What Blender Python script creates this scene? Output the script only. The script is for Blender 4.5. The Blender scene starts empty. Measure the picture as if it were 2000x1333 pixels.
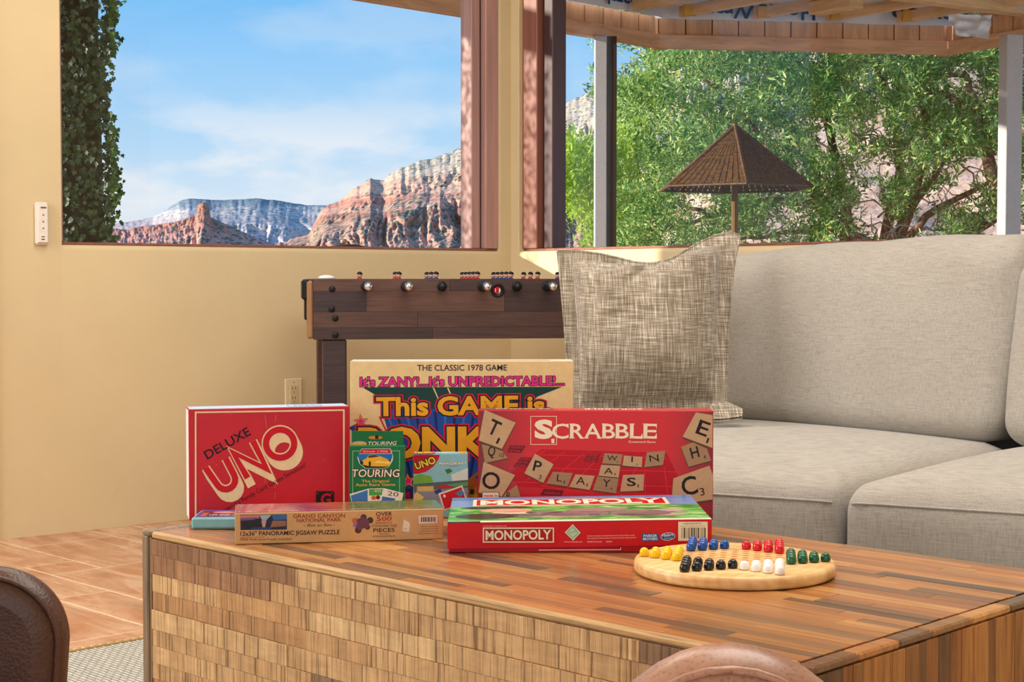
import bpy, math, random
from mathutils import Vector, Matrix, noise as mnoise

random.seed(7)
scene = bpy.context.scene
col = scene.collection

# ------------------------------------------------------------------ camera
F_PX, HORIZON, CAM_Z = 3050.0, 547.0, 0.86
PITCH = math.atan((666.5 - HORIZON) / F_PX)
cam_d = bpy.data.cameras.new('camera')
cam_d.sensor_width = 36.0
cam_d.lens = 36.0 * F_PX / 2000.0
cam_d.clip_start, cam_d.clip_end = 0.05, 6000.0
cam = bpy.data.objects.new('camera', cam_d)
cam.location = (0, 0, CAM_Z)
cam.rotation_euler = (math.pi / 2 - PITCH, 0, 0)
col.objects.link(cam)
scene.camera = cam

def hexlin(c):
    return tuple((v / 12.92 if v <= 0.04045 else ((v + 0.055) / 1.055) ** 2.4) for v in (x / 255.0 for x in c))
def rgb(r, g, b):
    return hexlin((r, g, b)) + (1.0,)

# ------------------------------------------------------------------ sky
world = bpy.data.worlds.new('sky')
scene.world = world
world.use_nodes = True
wn, wl = world.node_tree.nodes, world.node_tree.links
wn.clear()
w_out = wn.new('ShaderNodeOutputWorld')
w_bg = wn.new('ShaderNodeBackground')
w_tc = wn.new('ShaderNodeTexCoord')
w_sep = wn.new('ShaderNodeSeparateXYZ')
wl.new(w_tc.outputs['Generated'], w_sep.inputs[0])
w_r = wn.new('ShaderNodeValToRGB')
w_r.color_ramp.elements[0].position = 0.0
w_r.color_ramp.elements[0].color = rgb(226, 236, 247)
w_r.color_ramp.elements[1].position = 1.0
w_r.color_ramp.elements[1].color = rgb(86, 150, 228)
for p_, c_ in ((0.045, (216, 233, 249)), (0.085, (184, 221, 252)), (0.17, (128, 198, 254)), (0.4, (104, 172, 244))):
    e_ = w_r.color_ramp.elements.new(p_)
    e_.color = rgb(*c_)
wl.new(w_sep.outputs[2], w_r.inputs[0])
w_map = wn.new('ShaderNodeMapping')
w_map.inputs['Scale'].default_value = (1.0, 1.0, 2.6)
w_map.inputs['Location'].default_value = (0.37, 0.1, 0.02)
wl.new(w_tc.outputs['Generated'], w_map.inputs[0])
w_n = wn.new('ShaderNodeTexNoise')
w_n.inputs['Scale'].default_value = 9.0
w_n.inputs['Detail'].default_value = 7.0
w_n.inputs['Roughness'].default_value = 0.52
wl.new(w_map.outputs[0], w_n.inputs['Vector'])
w_cr = wn.new('ShaderNodeValToRGB')
w_cr.color_ramp.elements[0].position = 0.45
w_cr.color_ramp.elements[0].color = (0, 0, 0, 1)
w_cr.color_ramp.elements[1].position = 0.60
w_cr.color_ramp.elements[1].color = (1, 1, 1, 1)
wl.new(w_n.outputs[0], w_cr.inputs[0])
w_h = wn.new('ShaderNodeValToRGB')
w_h.color_ramp.elements[0].position = 0.0
w_h.color_ramp.elements[0].color = (1, 1, 1, 1)
w_h.color_ramp.elements[1].position = 0.5
w_h.color_ramp.elements[1].color = (0.1, 0.1, 0.1, 1)
e_ = w_h.color_ramp.elements.new(0.075); e_.color = (0.95, 0.95, 0.95, 1)
e_ = w_h.color_ramp.elements.new(0.115); e_.color = (0.22, 0.22, 0.22, 1)
wl.new(w_sep.outputs[2], w_h.inputs[0])
w_mul = wn.new('ShaderNodeMath'); w_mul.operation = 'MULTIPLY'
wl.new(w_cr.outputs[0], w_mul.inputs[0]); wl.new(w_h.outputs[0], w_mul.inputs[1])
w_mix = wn.new('ShaderNodeMixRGB')
w_mix.inputs[2].default_value = rgb(243, 245, 250)
wl.new(w_mul.outputs[0], w_mix.inputs[0]); wl.new(w_r.outputs[0], w_mix.inputs[1])
wl.new(w_mix.outputs[0], w_bg.inputs[0])
w_bg.inputs[1].default_value = 1.0
wl.new(w_bg.outputs[0], w_out.inputs[0])

# ------------------------------------------------------------------ sun, ceiling lamps and added fill
SUN_DIR = Vector((1.38, 0.22, -0.245)).normalized()
sd = bpy.data.lights.new('sun', 'SUN')
sd.energy = 7.5
sd.angle = math.radians(0.8)
sd.color = (1.0, 0.93, 0.82)
so = bpy.data.objects.new('sun', sd)
so.rotation_euler = SUN_DIR.to_track_quat('-Z', 'Y').to_euler()
so.location = (-8, 5, 6)
col.objects.link(so)
def area_light(name, loc, target, sx, sy, power, colr):
    l = bpy.data.lights.new(name, 'AREA')
    l.shape = 'RECTANGLE'; l.size = sx; l.size_y = sy
    l.energy = power; l.color = colr
    o = bpy.data.objects.new(name, l)
    o.location = loc
    o.rotation_euler = (Vector(target) - Vector(loc)).to_track_quat('-Z', 'Y').to_euler()
    col.objects.link(o)
    return o
area_light('ceiling_lamp_glow', (0.7, 2.6, 2.60), (0.7, 2.6, 0), 1.6, 1.6, 52, (1.0, 0.96, 0.90))
area_light('ceiling_lamp_glow', (-0.7, 4.3, 2.60), (-0.7, 4.3, 0), 1.0, 1.0, 24, (1.0, 0.94, 0.84))
area_light('side_fill', (-3.2, 2.4, 1.55), (0.4, 2.6, 0.5), 2.6, 1.9, 112, (0.95, 0.98, 1.0))  # added fill from the left; the side wall there is closed
area_light('rear_fill', (-0.2, -2.8, 1.7), (0.2, 3.5, 0.6), 3.2, 1.9, 34, (1.0, 0.98, 0.96))  # added frontal fill behind the camera, no window stands there

vs = scene.view_settings
vs.view_transform = 'Standard'
vs.look = 'None'
vs.exposure = 0.0
vs.gamma = 1.0
vs.use_curve_mapping = False

# ------------------------------------------------------------------ photograph geometry
_c, _s = math.cos(PITCH), math.sin(PITCH)
CAM = Vector((0, 0, CAM_Z))
def ray(px, py):
    a = (px - 1000.0) / F_PX
    b = (666.5 - py) / F_PX
    return Vector((a, _c + b * _s, -_s + b * _c))
def on_z(px, py, z):
    d = ray(px, py)
    return CAM + d * ((z - CAM_Z) / d.z)
def at_y(px, py, y):
    d = ray(px, py)
    return CAM + d * (y / d.y)
def on_plane(px, py, o, n):
    d = ray(px, py)
    return CAM + d * ((o - CAM).dot(n) / d.dot(n))

# ------------------------------------------------------------------ mesh helpers
class MB:
    def __init__(s):
        s.v, s.f, s.m = [], [], []
    def add(s, vs_, fs_, mi=0):
        b = len(s.v)
        s.v.extend(Vector(p) for p in vs_)
        for f in fs_:
            s.f.append([i + b for i in f]); s.m.append(mi)
        return s
    def box(s, c, size, ax=None, bev=0.0, mi=0):
        """chamfered box; c centre, size full lengths, ax three unit axes"""
        c = Vector(c)
        ax = ax or (Vector((1, 0, 0)), Vector((0, 1, 0)), Vector((0, 0, 1)))
        h = [x / 2 for x in size]
        bev = min(bev, min(h) * 0.95)
        if bev <= 0:
            pts = [c + ax[0] * (h[0] * i) + ax[1] * (h[1] * j) + ax[2] * (h[2] * k)
                   for k in (-1, 1) for j in (-1, 1) for i in (-1, 1)]
            return s.add(pts, [(0, 2, 3, 1), (4, 5, 7, 6), (0, 1, 5, 4), (2, 6, 7, 3), (0, 4, 6, 2), (1, 3, 7, 5)], mi)
        pts, idx = [], {}
        for k in (-1, 1):
            for j in (-1, 1):
                for i in (-1, 1):
                    for a in range(3):
                        sg = (i, j, k)
                        q = Vector(c)
                        for b in range(3):
                            q += ax[b] * (sg[b] * (h[b] - (0 if b == a else bev)))
                        idx[(i, j, k, a)] = len(pts); pts.append(q)
        fs = []
        for a in range(3):
            b, d = (a + 1) % 3, (a + 2) % 3
            for sa in (-1, 1):
                q = []
                for (sb, sd_) in ((-1, -1), (1, -1), (1, 1), (-1, 1)):
                    sg = [0, 0, 0]; sg[a], sg[b], sg[d] = sa, sb, sd_
                    q.append(idx[(sg[0], sg[1], sg[2], a)])
                fs.append(q if sa > 0 else q[::-1])
            for sb in (-1, 1):
                for sd_ in (-1, 1):
                    sg0 = [0, 0, 0]; sg1 = [0, 0, 0]
                    sg0[a], sg1[a] = -1, 1
                    for g in (sg0, sg1):
                        g[b], g[d] = sb, sd_
                    q = [idx[(*sg0, b)], idx[(*sg1, b)], idx[(*sg1, d)], idx[(*sg0, d)]]
                    fs.append(q if sb * sd_ > 0 else q[::-1])
        for k in (-1, 1):
            for j in (-1, 1):
                for i in (-1, 1):
                    q = [idx[(i, j, k, a)] for a in range(3)]
                    fs.append(q if i * j * k > 0 else q[::-1])
        return s.add(pts, fs, mi)
    def prism(s, poly, ext, mi=0):
        """extrude a planar 3D polygon by vector ext"""
        n = len(poly)
        poly = [Vector(p) for p in poly]; ext = Vector(ext)
        fs = [list(range(n))[::-1], [i + n for i in range(n)]]
        for i in range(n):
            j = (i + 1) % n
            fs.append((i, j, j + n, i + n))
        return s.add(poly + [p + ext for p in poly], fs, mi)
    def tube(s, pts, rad, n=8, mi=0, cap=True):
        pts = [Vector(p) for p in pts]
        if not isinstance(rad, (list, tuple)):
            rad = [rad] * len(pts)
        vs_, up = [], None
        for i, p in enumerate(pts):
            t = (pts[min(i + 1, len(pts) - 1)] - pts[max(i - 1, 0)]).normalized()
            if up is None:
                up = t.orthogonal().normalized()
            up = (up - t * up.dot(t))
            up = up.normalized() if up.length > 1e-6 else t.orthogonal().normalized()
            w = t.cross(up)
            for k in range(n):
                a = 2 * math.pi * k / n
                vs_.append(p + (up * math.cos(a) + w * math.sin(a)) * rad[i])
        fs = []
        for i in range(len(pts) - 1):
            for k in range(n):
                k2 = (k + 1) % n
                fs.append((i * n + k, i * n + k2, (i + 1) * n + k2, (i + 1) * n + k))
        if cap:
            fs.append(list(range(n))[::-1])
            fs.append([(len(pts) - 1) * n + k for k in range(n)])
        return s.add(vs_, fs, mi)
    def lathe(s, prof, n=24, o=(0, 0, 0), ax=None, mi=0):
        """prof list of (r, h) revolved about ax[2]"""
        o = Vector(o)
        ax = ax or (Vector((1, 0, 0)), Vector((0, 1, 0)), Vector((0, 0, 1)))
        vs_, fs = [], []
        for r, h in prof:
            for k in range(n):
                a = 2 * math.pi * k / n
                vs_.append(o + ax[0] * (r * math.cos(a)) + ax[1] * (r * math.sin(a)) + ax[2] * h)
        for i in range(len(prof) - 1):
            for k in range(n):
                k2 = (k + 1) % n
                fs.append((i * n + k, i * n + k2, (i + 1) * n + k2, (i + 1) * n + k))
        if prof[0][0] > 1e-5: fs.append(list(range(n))[::-1])
        if prof[-1][0] > 1e-5: fs.append([(len(prof) - 1) * n + k for k in range(n)])
        return s.add(vs_, fs, mi)
    def grid(s, fn, nu, nv, mi=0, close_u=False):
        vs_ = [fn(i / nu, j / nv) for j in range(nv + 1) for i in range(nu + 1)]
        fs = [(j * (nu + 1) + i, j * (nu + 1) + i + 1, (j + 1) * (nu + 1) + i + 1, (j + 1) * (nu + 1) + i)
              for j in range(nv) for i in range(nu)]
        return s.add(vs_, fs, mi)
    def cushion(s, corner, zlo, zhi, r, puff=0.03, n=12, mi=0, zfun=None):
        """soft block on a quadrilateral footprint (4 xy corners ccw), edges rounded by r"""
        c = [Vector((p[0], p[1], 0)) for p in corner]
        L = ((c[1] - c[0]).length + (c[2] - c[3]).length) / 2
        D = ((c[3] - c[0]).length + (c[2] - c[1]).length) / 2
        H = zhi - zlo
        dims = (L / 2, D / 2, H / 2)
        pts, fs = [], []
        key = {}
        def vid(q):
            k = tuple(round(x, 5) for x in q)
            if k not in key:
                p = [q[i] * dims[i] for i in range(3)]
                inn = [max(-(dims[i] - r), min(dims[i] - r, p[i])) for i in range(3)]
                d = Vector([p[i] - inn[i] for i in range(3)])
                if d.length > 1e-9:
                    d = d.normalized() * min(r, d.length if d.length < r else r)
                p = [inn[i] + d[i] for i in range(3)]
                u, v, w = (p[i] / dims[i] for i in range(3))
                bu, bv, bw = 1 - u * u, 1 - v * v, 1 - w * w
                bu, bv, bw = max(bu, 0), max(bv, 0), max(bw, 0)
                z = (zlo + zhi) / 2 + p[2] + (puff * (bu * bv) ** 0.6 if w > 0 else -puff * 0.3 * (bu * bv) ** 0.6) * abs(w)
                uu = u * (1 + 0.3 * puff / dims[0] * bv * bw)
                vv = v * (1 + 0.5 * puff / dims[1] * bu * bw)
                a, b = (uu + 1) / 2, (vv + 1) / 2
                q3 = c[0] * ((1 - a) * (1 - b)) + c[1] * (a * (1 - b)) + c[2] * (a * b) + c[3] * ((1 - a) * b)
                P_ = Vector((q3.x, q3.y, z))
                if zfun: P_ = zfun(P_, u, v, w)
                key[k] = len(pts); pts.append(P_)
            return key[k]
        def warp(t):                       # more rows near the rounded edges
            return math.copysign(1 - (1 - abs(t)) ** 1.7, t)
        s.at = lambda q: pts[vid(q)].copy()
        for a in range(3):
            b, d = (a + 1) % 3, (a + 2) % 3
            for sg in (-1, 1):
                for i in range(n):
                    for j in range(n):
                        q = []
                        for (di, dj) in ((0, 0), (1, 0), (1, 1), (0, 1)):
                            g = [0, 0, 0]
                            g[a] = sg; g[b] = warp(-1 + 2 * (i + di) / n); g[d] = warp(-1 + 2 * (j + dj) / n)
                            q.append(vid(g))
                        fs.append(q if sg > 0 else q[::-1])
        return s.add(pts, fs, mi)

def root_inv(root):
    if root is None: return Matrix.Identity(4)
    return (Matrix.Translation(root.location) @ root.rotation_euler.to_matrix().to_4x4()).inverted()
def top_root(o):
    while o.parent is not None: o = o.parent
    return o
def mk(name, mb, mats, parent=None, smooth=False, local=False):
    """link one mesh object; vertices are given in world space unless local"""
    me = bpy.data.meshes.new(name)
    vs_ = mb.v
    if parent is not None and not local:
        inv = root_inv(top_root(parent))
        vs_ = [inv @ p for p in vs_]
    me.from_pydata([tuple(p) for p in vs_], [], mb.f)
    mats = mats if isinstance(mats, (list, tuple)) else [mats]
    for m_ in mats: me.materials.append(m_)
    if any(mb.m): me.polygons.foreach_set('material_index', mb.m)
    if smooth: me.polygons.foreach_set('use_smooth', [True] * len(me.polygons))
    me.update()
    o = bpy.data.objects.new(name, me)
    if parent is not None: o.parent = parent
    col.objects.link(o)
    return o
def smooth_by_angle(o, deg=35):
    me = o.data
    me.polygons.foreach_set('use_smooth', [True] * len(me.polygons))
    try:
        me.set_sharp_from_angle(angle=math.radians(deg))
    except Exception:
        pass
def link_mesh(name, me, parent=None, loc=(0, 0, 0), rot=(0, 0, 0), scale=(1, 1, 1)):
    o = bpy.data.objects.new(name, me)
    o.parent = parent
    o.location, o.rotation_euler, o.scale = loc, rot, scale
    col.objects.link(o)
    return o
def thing(name, label, cat, loc=(0, 0, 0), rotz=0.0, group=None):
    o = bpy.data.objects.new(name, None)
    o.empty_display_size = 0.05
    o.location = loc; o.rotation_euler = (0, 0, rotz)
    o['label'], o['category'] = label, cat
    if group: o['group'] = group
    col.objects.link(o)
    return o
def tag(o, label=None, cat=None, group=None, kind=None):
    if label: o['label'] = label
    if cat: o['category'] = cat
    if group: o['group'] = group
    if kind: o['kind'] = kind
    return o
def fbm(x, y, z=0.0, oct_=4):
    return mnoise.fractal(Vector((x, y, z)), 0.6, 2.1, oct_)

# ------------------------------------------------------------------ material helpers
class NT:
    def __init__(s, name):
        s.mat = bpy.data.materials.new(name)
        s.mat.use_nodes = True
        s.t = s.mat.node_tree
        s.t.nodes.clear()
        s.out = s.t.nodes.new('ShaderNodeOutputMaterial')
        s.b = s.t.nodes.new('ShaderNodeBsdfPrincipled')
        s.t.links.new(s.b.outputs[0], s.out.inputs[0])
    def n(s, typ, ins=None, **props):
        nd = s.t.nodes.new('ShaderNode' + typ)
        for k, v in props.items(): setattr(nd, k, v)
        for k, v in (ins or {}).items(): s.set(nd.inputs[k], v)
        return nd
    def set(s, sock, v):
        if isinstance(v, bpy.types.NodeSocket): s.t.links.new(v, sock)
        elif isinstance(v, bpy.types.Node): s.t.links.new(v.outputs[0], sock)
        else: sock.default_value = v
    def bs(s, **kw):
        for k, v in kw.items():
            s.set(s.b.inputs[k.replace('_', ' ')], v)
        return s
    def coord(s, kind='Object', scale=(1, 1, 1), loc=(0, 0, 0), rot=(0, 0, 0), rand=0.0):
        v = s.n('TexCoord').outputs[kind]
        if rand:
            oi = s.n('ObjectInfo')
            m = s.n('Math', {0: oi.outputs['Random'], 1: rand}, operation='MULTIPLY')
            v = s.n('VectorMath', {0: v, 1: m.outputs[0]}, operation='ADD').outputs[0]
        return s.n('Mapping', {'Vector': v, 'Scale': scale, 'Location': loc, 'Rotation': rot}).outputs[0]
    def noise(s, vec, scale=5.0, detail=4.0, rough=0.55, dist=0.0):
        return s.n('TexNoise', {'Vector': vec, 'Scale': scale, 'Detail': detail, 'Roughness': rough, 'Distortion': dist}).outputs[0]
    def ramp(s, fac, stops, interp='LINEAR'):
        r = s.n('ValToRGB', {0: fac})
        r.color_ramp.interpolation = interp
        el = r.color_ramp.elements
        while len(el) < len(stops): el.new(0.5)
        for e, (p, c) in zip(el, stops):
            e.position = p; e.color = c if len(c) == 4 else (*c, 1)
        return r.outputs[0]
    def mix(s, fac, a, b, mode='MIX'):
        return s.n('MixRGB', {0: fac, 1: a, 2: b}, blend_type=mode).outputs[0]
    def math(s, op, a, b=0.0):
        return s.n('Math', {0: a, 1: b}, operation=op).outputs[0]
    def bump(s, h, strength=0.3, dist=0.01):
        s.set(s.b.inputs['Normal'], s.n('Bump', {'Height': h, 'Strength': strength, 'Distance': dist}))
        return s

MC = {}
def plain(c, rough=0.55, metal=0.0, spec=0.28, coat=0.0):
    """plain printed / painted colour with a trace of mottling"""
    k = (tuple(c), rough, metal, spec, coat)
    if k not in MC:
        t = NT('paint_%d_%d_%d' % tuple(c))
        lin = hexlin(c)
        nz = t.noise(t.coord('Object'), 60.0, 3.0)
        t.bs(Base_Color=t.ramp(nz, [(0.3, tuple(x * 0.94 for x in lin)), (0.7, tuple(min(1, x * 1.05) for x in lin))]),
             Roughness=rough, Metallic=metal)
        t.b.inputs['Specular IOR Level'].default_value = spec
        if coat: t.b.inputs['Coat Weight'].default_value = coat
        MC[k] = t.mat
    return MC[k]

def mat_plaster(name, c):
    t = NT(name)
    v = t.coord('Object')
    n1 = t.noise(v, 1.3, 5.0, 0.6)
    n2 = t.noise(v, 22.0, 6.0, 0.6)
    lin = hexlin(c)
    base = t.ramp(n1, [(0.3, tuple(x * 0.93 for x in lin)), (0.7, tuple(min(1, x * 1.04) for x in lin))])
    t.bs(Base_Color=base, Roughness=0.85)
    t.bump(t.math('ADD', t.math('MULTIPLY', n1, 3.0), n2), 0.25, 0.004)
    return t.mat
def mat_wood(name, stops, along, across, rough=0.45, rand=9.0, ring=0.35, coat=0.0, bump=0.15, objvar=True, grain=0.5):
    """planked wood: per-object tone from stops plus stretched grain; along/across per-axis scales"""
    t = NT(name)
    v = t.coord('Object', scale=across, rand=rand)
    g = t.noise(v, 1.0, 6.0, 0.62, 0.6)
    v2 = t.coord('Object', scale=along, rand=rand)
    g2 = t.noise(v2, 1.0, 3.0, 0.5, 1.2)
    oi = t.n('ObjectInfo')
    fac = oi.outputs['Random'] if objvar else g2
    base = t.ramp(fac, stops)
    dark = t.mix(1.0, base, t.ramp(g, [(0.3, (1 - grain,) * 3), (0.55, (1, 1, 1)), (0.75, (1.12, 1.08, 1.0))]), 'MULTIPLY')
    dark = t.mix(ring, dark, t.mix(1.0, dark, t.ramp(g2, [(0.35, (0.55, 0.5, 0.45)), (0.6, (1.1, 1.08, 1.05))]), 'MULTIPLY'))
    t.bs(Base_Color=dark, Roughness=t.ramp(g, [(0.3, (rough + 0.15,) * 3), (0.7, (rough,) * 3)]))
    if coat:
        t.b.inputs['Coat Weight'].default_value = coat
        t.b.inputs['Coat Roughness'].default_value = 0.18
    t.bump(g, bump, 0.003)
    return t.mat
# ================================================================== THE SETTING
V3 = Vector
Z = V3((0, 0, 1))
uL = V3((0.775, 0.632, 0)).normalized()          # along the left wall, towards the corner
nL = V3((uL.y, -uL.x, 0))                        # into the room
uR = nL.copy()                                   # along the right wall, away from the corner
nR = -uL                                         # into the room
WL0 = on_z(0, 1055, 0); WL0.z = 0
def t_left(px, off=0.0):
    """distance along the left wall (plane shifted out by off) seen at pixel column px"""
    k = (px - 1000.0) / F_PX
    o = WL0 - nL * off
    return (k * o.y - o.x) / (uL.x - k * uL.y)
T_CORNER = t_left(998)
CORNER = WL0 + uL * T_CORNER
def s_right(px, off=0.0):
    k = (px - 1000.0) / F_PX
    o = CORNER - nR * off
    return (k * o.y - o.x) / (uR.x - k * uR.y)
SILL, HEAD, WALL_H, WT = 0.979, 2.36, 2.72, 0.22

m_plaster = mat_plaster('yellow_plaster', (219, 198, 156))
m_plaster_w = mat_plaster('cream_plaster', (226, 205, 160))
def mat_frame(name, c):
    t = NT(name)
    g = t.noise(t.coord('Object', scale=(30, 30, 1.5)), 1.0, 5.0, 0.6, 0.4)
    l = hexlin(c)
    t.bs(Base_Color=t.ramp(g, [(0.3, tuple(x * 0.75 for x in l)), (0.7, tuple(x * 1.15 for x in l))]), Roughness=0.35)
    return t.mat
m_frame = mat_frame('red_brown_window_wood', (142, 90, 74))
m_frame_sheen = mat_frame('sky_sheen_window_wood', (182, 140, 130))  # frame wood paled to carry the sky's reflection in its colour
m_frame_d = mat_frame('dark_window_wood', (74, 46, 42))
m_gasket = plain((24, 26, 34), 0.5)

def mat_glass():
    t = NT('window_glass')
    tr = t.n('BsdfTransparent', {0: (0.985, 0.99, 0.985, 1)})
    gl = t.n('BsdfGlossy', {'Color': (1, 1, 1, 1), 'Roughness': 0.0})
    lw = t.n('LayerWeight', {'Blend': 0.5})
    f5 = t.math('POWER', lw.outputs['Facing'], 4.0)
    mx = t.n('MixShader', {0: t.math('ADD', t.math('MULTIPLY', f5, 0.16), 0.014), 1: tr, 2: gl})
    t.t.links.new(mx.outputs[0], t.out.inputs[0])
    t.t.nodes.remove(t.b)
    return t.mat
m_glass = mat_glass()

def wall_box(mb, o, u, n, t0, t1, z0, z1, d0=0.0, d1=WT, bev=0.0):
    c = o + u * ((t0 + t1) / 2) - n * ((d0 + d1) / 2) + Z * ((z0 + z1) / 2)
    mb.box(c, (abs(t1 - t0), d1 - d0, z1 - z0), (u, -n, Z), bev)

# left wall: breast wall, left pier with its bullnose end, corner pier, head
tA, tB = t_left(122), t_left(978)
T0 = t_left(9) + 0.0
mb = MB()
def rounded_breast(mb, o, u, n, t0, t1, z1, r=0.018):
    """wall below the sill with a softly rounded inner sill edge"""
    prof = [V3((0, 0, 0))]
    k = 5
    for i in range(k + 1):
        a = math.pi / 2 * i / k
        prof.append(V3((r - r * math.cos(a), 0, z1 - r + r * math.sin(a))))
    prof += [V3((WT, 0, z1)), V3((WT, 0, 0))]
    poly = [o + u * t0 - n * p.x + Z * p.z for p in prof]
    mb.prism(poly, u * (t1 - t0))
rounded_breast(mb, WL0, uL, nL, tA, tB, SILL)
def rounded_pier(mb, o, u, n, t0, t1, z0, z1, r0=0.0, r1=0.0):
    """vertical pier; inner edges at t0 / t1 rounded by r0 / r1"""
    pts = []
    k = 6
    if r0 > 0:
        for i in range(k + 1):
            a = math.pi / 2 * i / k
            pts.append((t0 + r0 - r0 * math.sin(math.pi / 2 - a), r0 - r0 * math.cos(math.pi / 2 - a)))
    else: pts.append((t0, 0))
    if r1 > 0:
        for i in range(k + 1):
            a = math.pi / 2 * i / k
            pts.append((t1 - r1 + r1 * math.sin(a), r1 - r1 * math.cos(a)))
    else: pts.append((t1, 0))
    pts += [(t1, WT), (t0, WT)]
    mb.prism([o + u * a - n * b + Z * z0 for a, b in pts][::-1], Z * (z1 - z0))
rounded_pier(mb, WL0, uL, nL, T0 - 0.05, tA, 0, WALL_H, r0=0.05)
rounded_pier(mb, WL0, uL, nL, tB, T_CORNER + WT, 0, WALL_H)
wall_box(mb, WL0, uL, nL, tA, tB, HEAD, WALL_H)
wl = mk('wall_left', mb, m_plaster)
smooth_by_angle(wl, 40)
tag(wl, 'warm yellow plaster wall below and left of the picture window', kind='structure')

# right wall
sA, sB, S_END = s_right(1014), 3.55, 4.9
mb = MB()
rounded_breast(mb, CORNER, uR, nR, sA, sB, SILL)
rounded_pier(mb, CORNER, uR, nR, 0.0, sA, 0, WALL_H)
rounded_pier(mb, CORNER, uR, nR, sB, S_END, 0, WALL_H)
wall_box(mb, CORNER, uR, nR, sA, sB, HEAD, WALL_H)
wr = mk('wall_right', mb, m_plaster)
smooth_by_angle(wr, 40)
tag(wr, 'warm yellow plaster wall behind the sofa under the wide window', kind='structure')

# unseen sides of the room: they keep the sun out, the rear stays open to daylight
mb = MB()
mb.box((-3.4, -0.1, WALL_H / 2), (0.2, 10.6, WALL_H))
mb.box((-2.53, 5.16, WALL_H / 2), (1.66, 0.1, WALL_H))
tag(mk('wall_side', mb, m_plaster_w), kind='structure')
mb = MB()
e0 = CORNER + uR * S_END
mb.box(((e0.x + 0.4), (e0.y - 5) / 2, WALL_H / 2), (0.2, e0.y + 5.4, WALL_H))
tag(mk('wall_far_side', mb, m_plaster_w), kind='structure')
mb = MB()
cpts = [V3((-3.5, -5.4, 0)), V3((e0.x + 0.5, -5.4, 0)), V3((e0.x + 0.5, e0.y, 0)), CORNER - nR * WT - nL * WT, WL0 - nL * WT, V3((-3.5, 5.22, 0))]
mb.prism([p + Z * WALL_H for p in cpts], Z * 0.12)
tag(mk('ceiling', mb, plain((236, 226, 205), 0.8)), kind='structure')

# windows
def window(name, o, u, n, t0, t1, side_l, side_r, label, m_st=None):
    m_st = m_st or m_frame
    root = bpy.data.objects.new(name, None)
    root.location = o + u * t0 + Z * SILL
    root['kind'] = 'structure'; root['label'] = label
    col.objects.link(root)
    def part(nm, a, b, z0, z1, d0, d1, m_, bev=0.003):
        mb = MB(); wall_box(mb, o, u, n, a, b, z0, z1, d0, d1, bev)
        return mk(nm, mb, m_, root)
    part('bottom_rail', t0, t1, SILL, SILL + 0.010, 0.025, 0.12, m_frame)
    part('head_rail', t0, t1, HEAD - 0.06, HEAD, 0.025, 0.12, m_frame)
    for (w1, w2, at, sg) in (side_l, side_r):
        # outer member nearest the room, gasket groove, inner stop against the glass
        part('frame_stile', *sorted((at, at + sg * w1)), SILL + 0.010, HEAD - 0.06, 0.016, 0.12, m_st)
        g0 = at + sg * w1
        part('gasket', *sorted((g0, g0 + sg * 0.006)), SILL + 0.010, HEAD - 0.06, 0.05, 0.10, m_gasket, 0.0)
        g1 = g0 + sg * 0.006
        if w2 > 0:
            part('glazing_stop', *sorted((g1, g1 + sg * w2)), SILL + 0.010, HEAD - 0.06, 0.045, 0.12, m_st if sg < 0 else m_frame_d)
    part('pane', t0 + 0.02, t1 - 0.02, SILL + 0.005, HEAD - 0.02, 0.098, 0.104, m_glass, 0.0)
    return root
# stile widths from the photograph (pixel columns on each member's own plane)
w1L = tB - t_left(949, 0.016); w2L = t_left(943, 0.05) - t_left(926, 0.05)
window('window_1', WL0, uL, nL, tA, tB, (0.012, 0.008, tA, 1), (w1L, w2L, tB, -1),
       'large picture window onto red cliffs with a wooden stile tinted pale with sky sheen', m_frame_sheen)
w1R = s_right(1048, 0.016) - sA; w2R = s_right(1068, 0.06) - s_right(1050, 0.06)
window('window_2', CORNER, uR, nR, sA, sB, (w1R, w2R, sA, 1), (0.06, 0.04, sB, -1),
       'wide window behind the sofa looking onto a juniper and porch')

# floor with individual tiles
UN = 0.1625
ea, eb = V3((0.7, -0.714, 0)).normalized(), V3((0.714, 0.7, 0)).normalized()
A0, B0 = -4.334, 2.209
mb = MB()
mb.prism([V3((p.x, p.y, -0.06)) for p in cpts], Z * 0.0588)
def mat_grout():
    t = NT('pale_grout')
    t.bs(Base_Color=t.ramp(t.noise(t.coord(), 40), [(0.3, rgb(214, 184, 150)), (0.7, rgb(238, 214, 184))]), Roughness=0.8)
    return t.mat
floor = mk('floor', mb, mat_grout())
tag(floor, 'terracotta stone tile floor laid on the diagonal', kind='structure')
def mat_tile():
    t = NT('terracotta_slate_tile')
    v = t.coord('Object', scale=(3.0, 14.0, 3.0), rand=13.0)
    n1 = t.noise(v, 1.0, 7.0, 0.65, 1.0)
    n2 = t.noise(t.coord('Object', scale=(2, 2, 2), rand=31.0), 3.0, 4.0, 0.6)
    a = t.ramp(n1, [(0.28, rgb(124, 80, 52)), (0.42, rgb(176, 120, 86)), (0.55, rgb(204, 156, 122)), (0.70, rgb(228, 198, 172))])
    b = t.ramp(n2, [(0.35, rgb(180, 114, 78)), (0.65, rgb(210, 178, 154))])
    t.bs(Base_Color=t.mix(0.42, a, b), Roughness=t.ramp(n1, [(0.3, (0.36,) * 3), (0.7, (0.22,) * 3)]))
    t.bump(t.math('ADD', n1, t.math('MULTIPLY', n2, 0.6)), 0.25, 0.004)
    return t.mat
m_tile = mat_tile()
tile_mesh = {}
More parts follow.
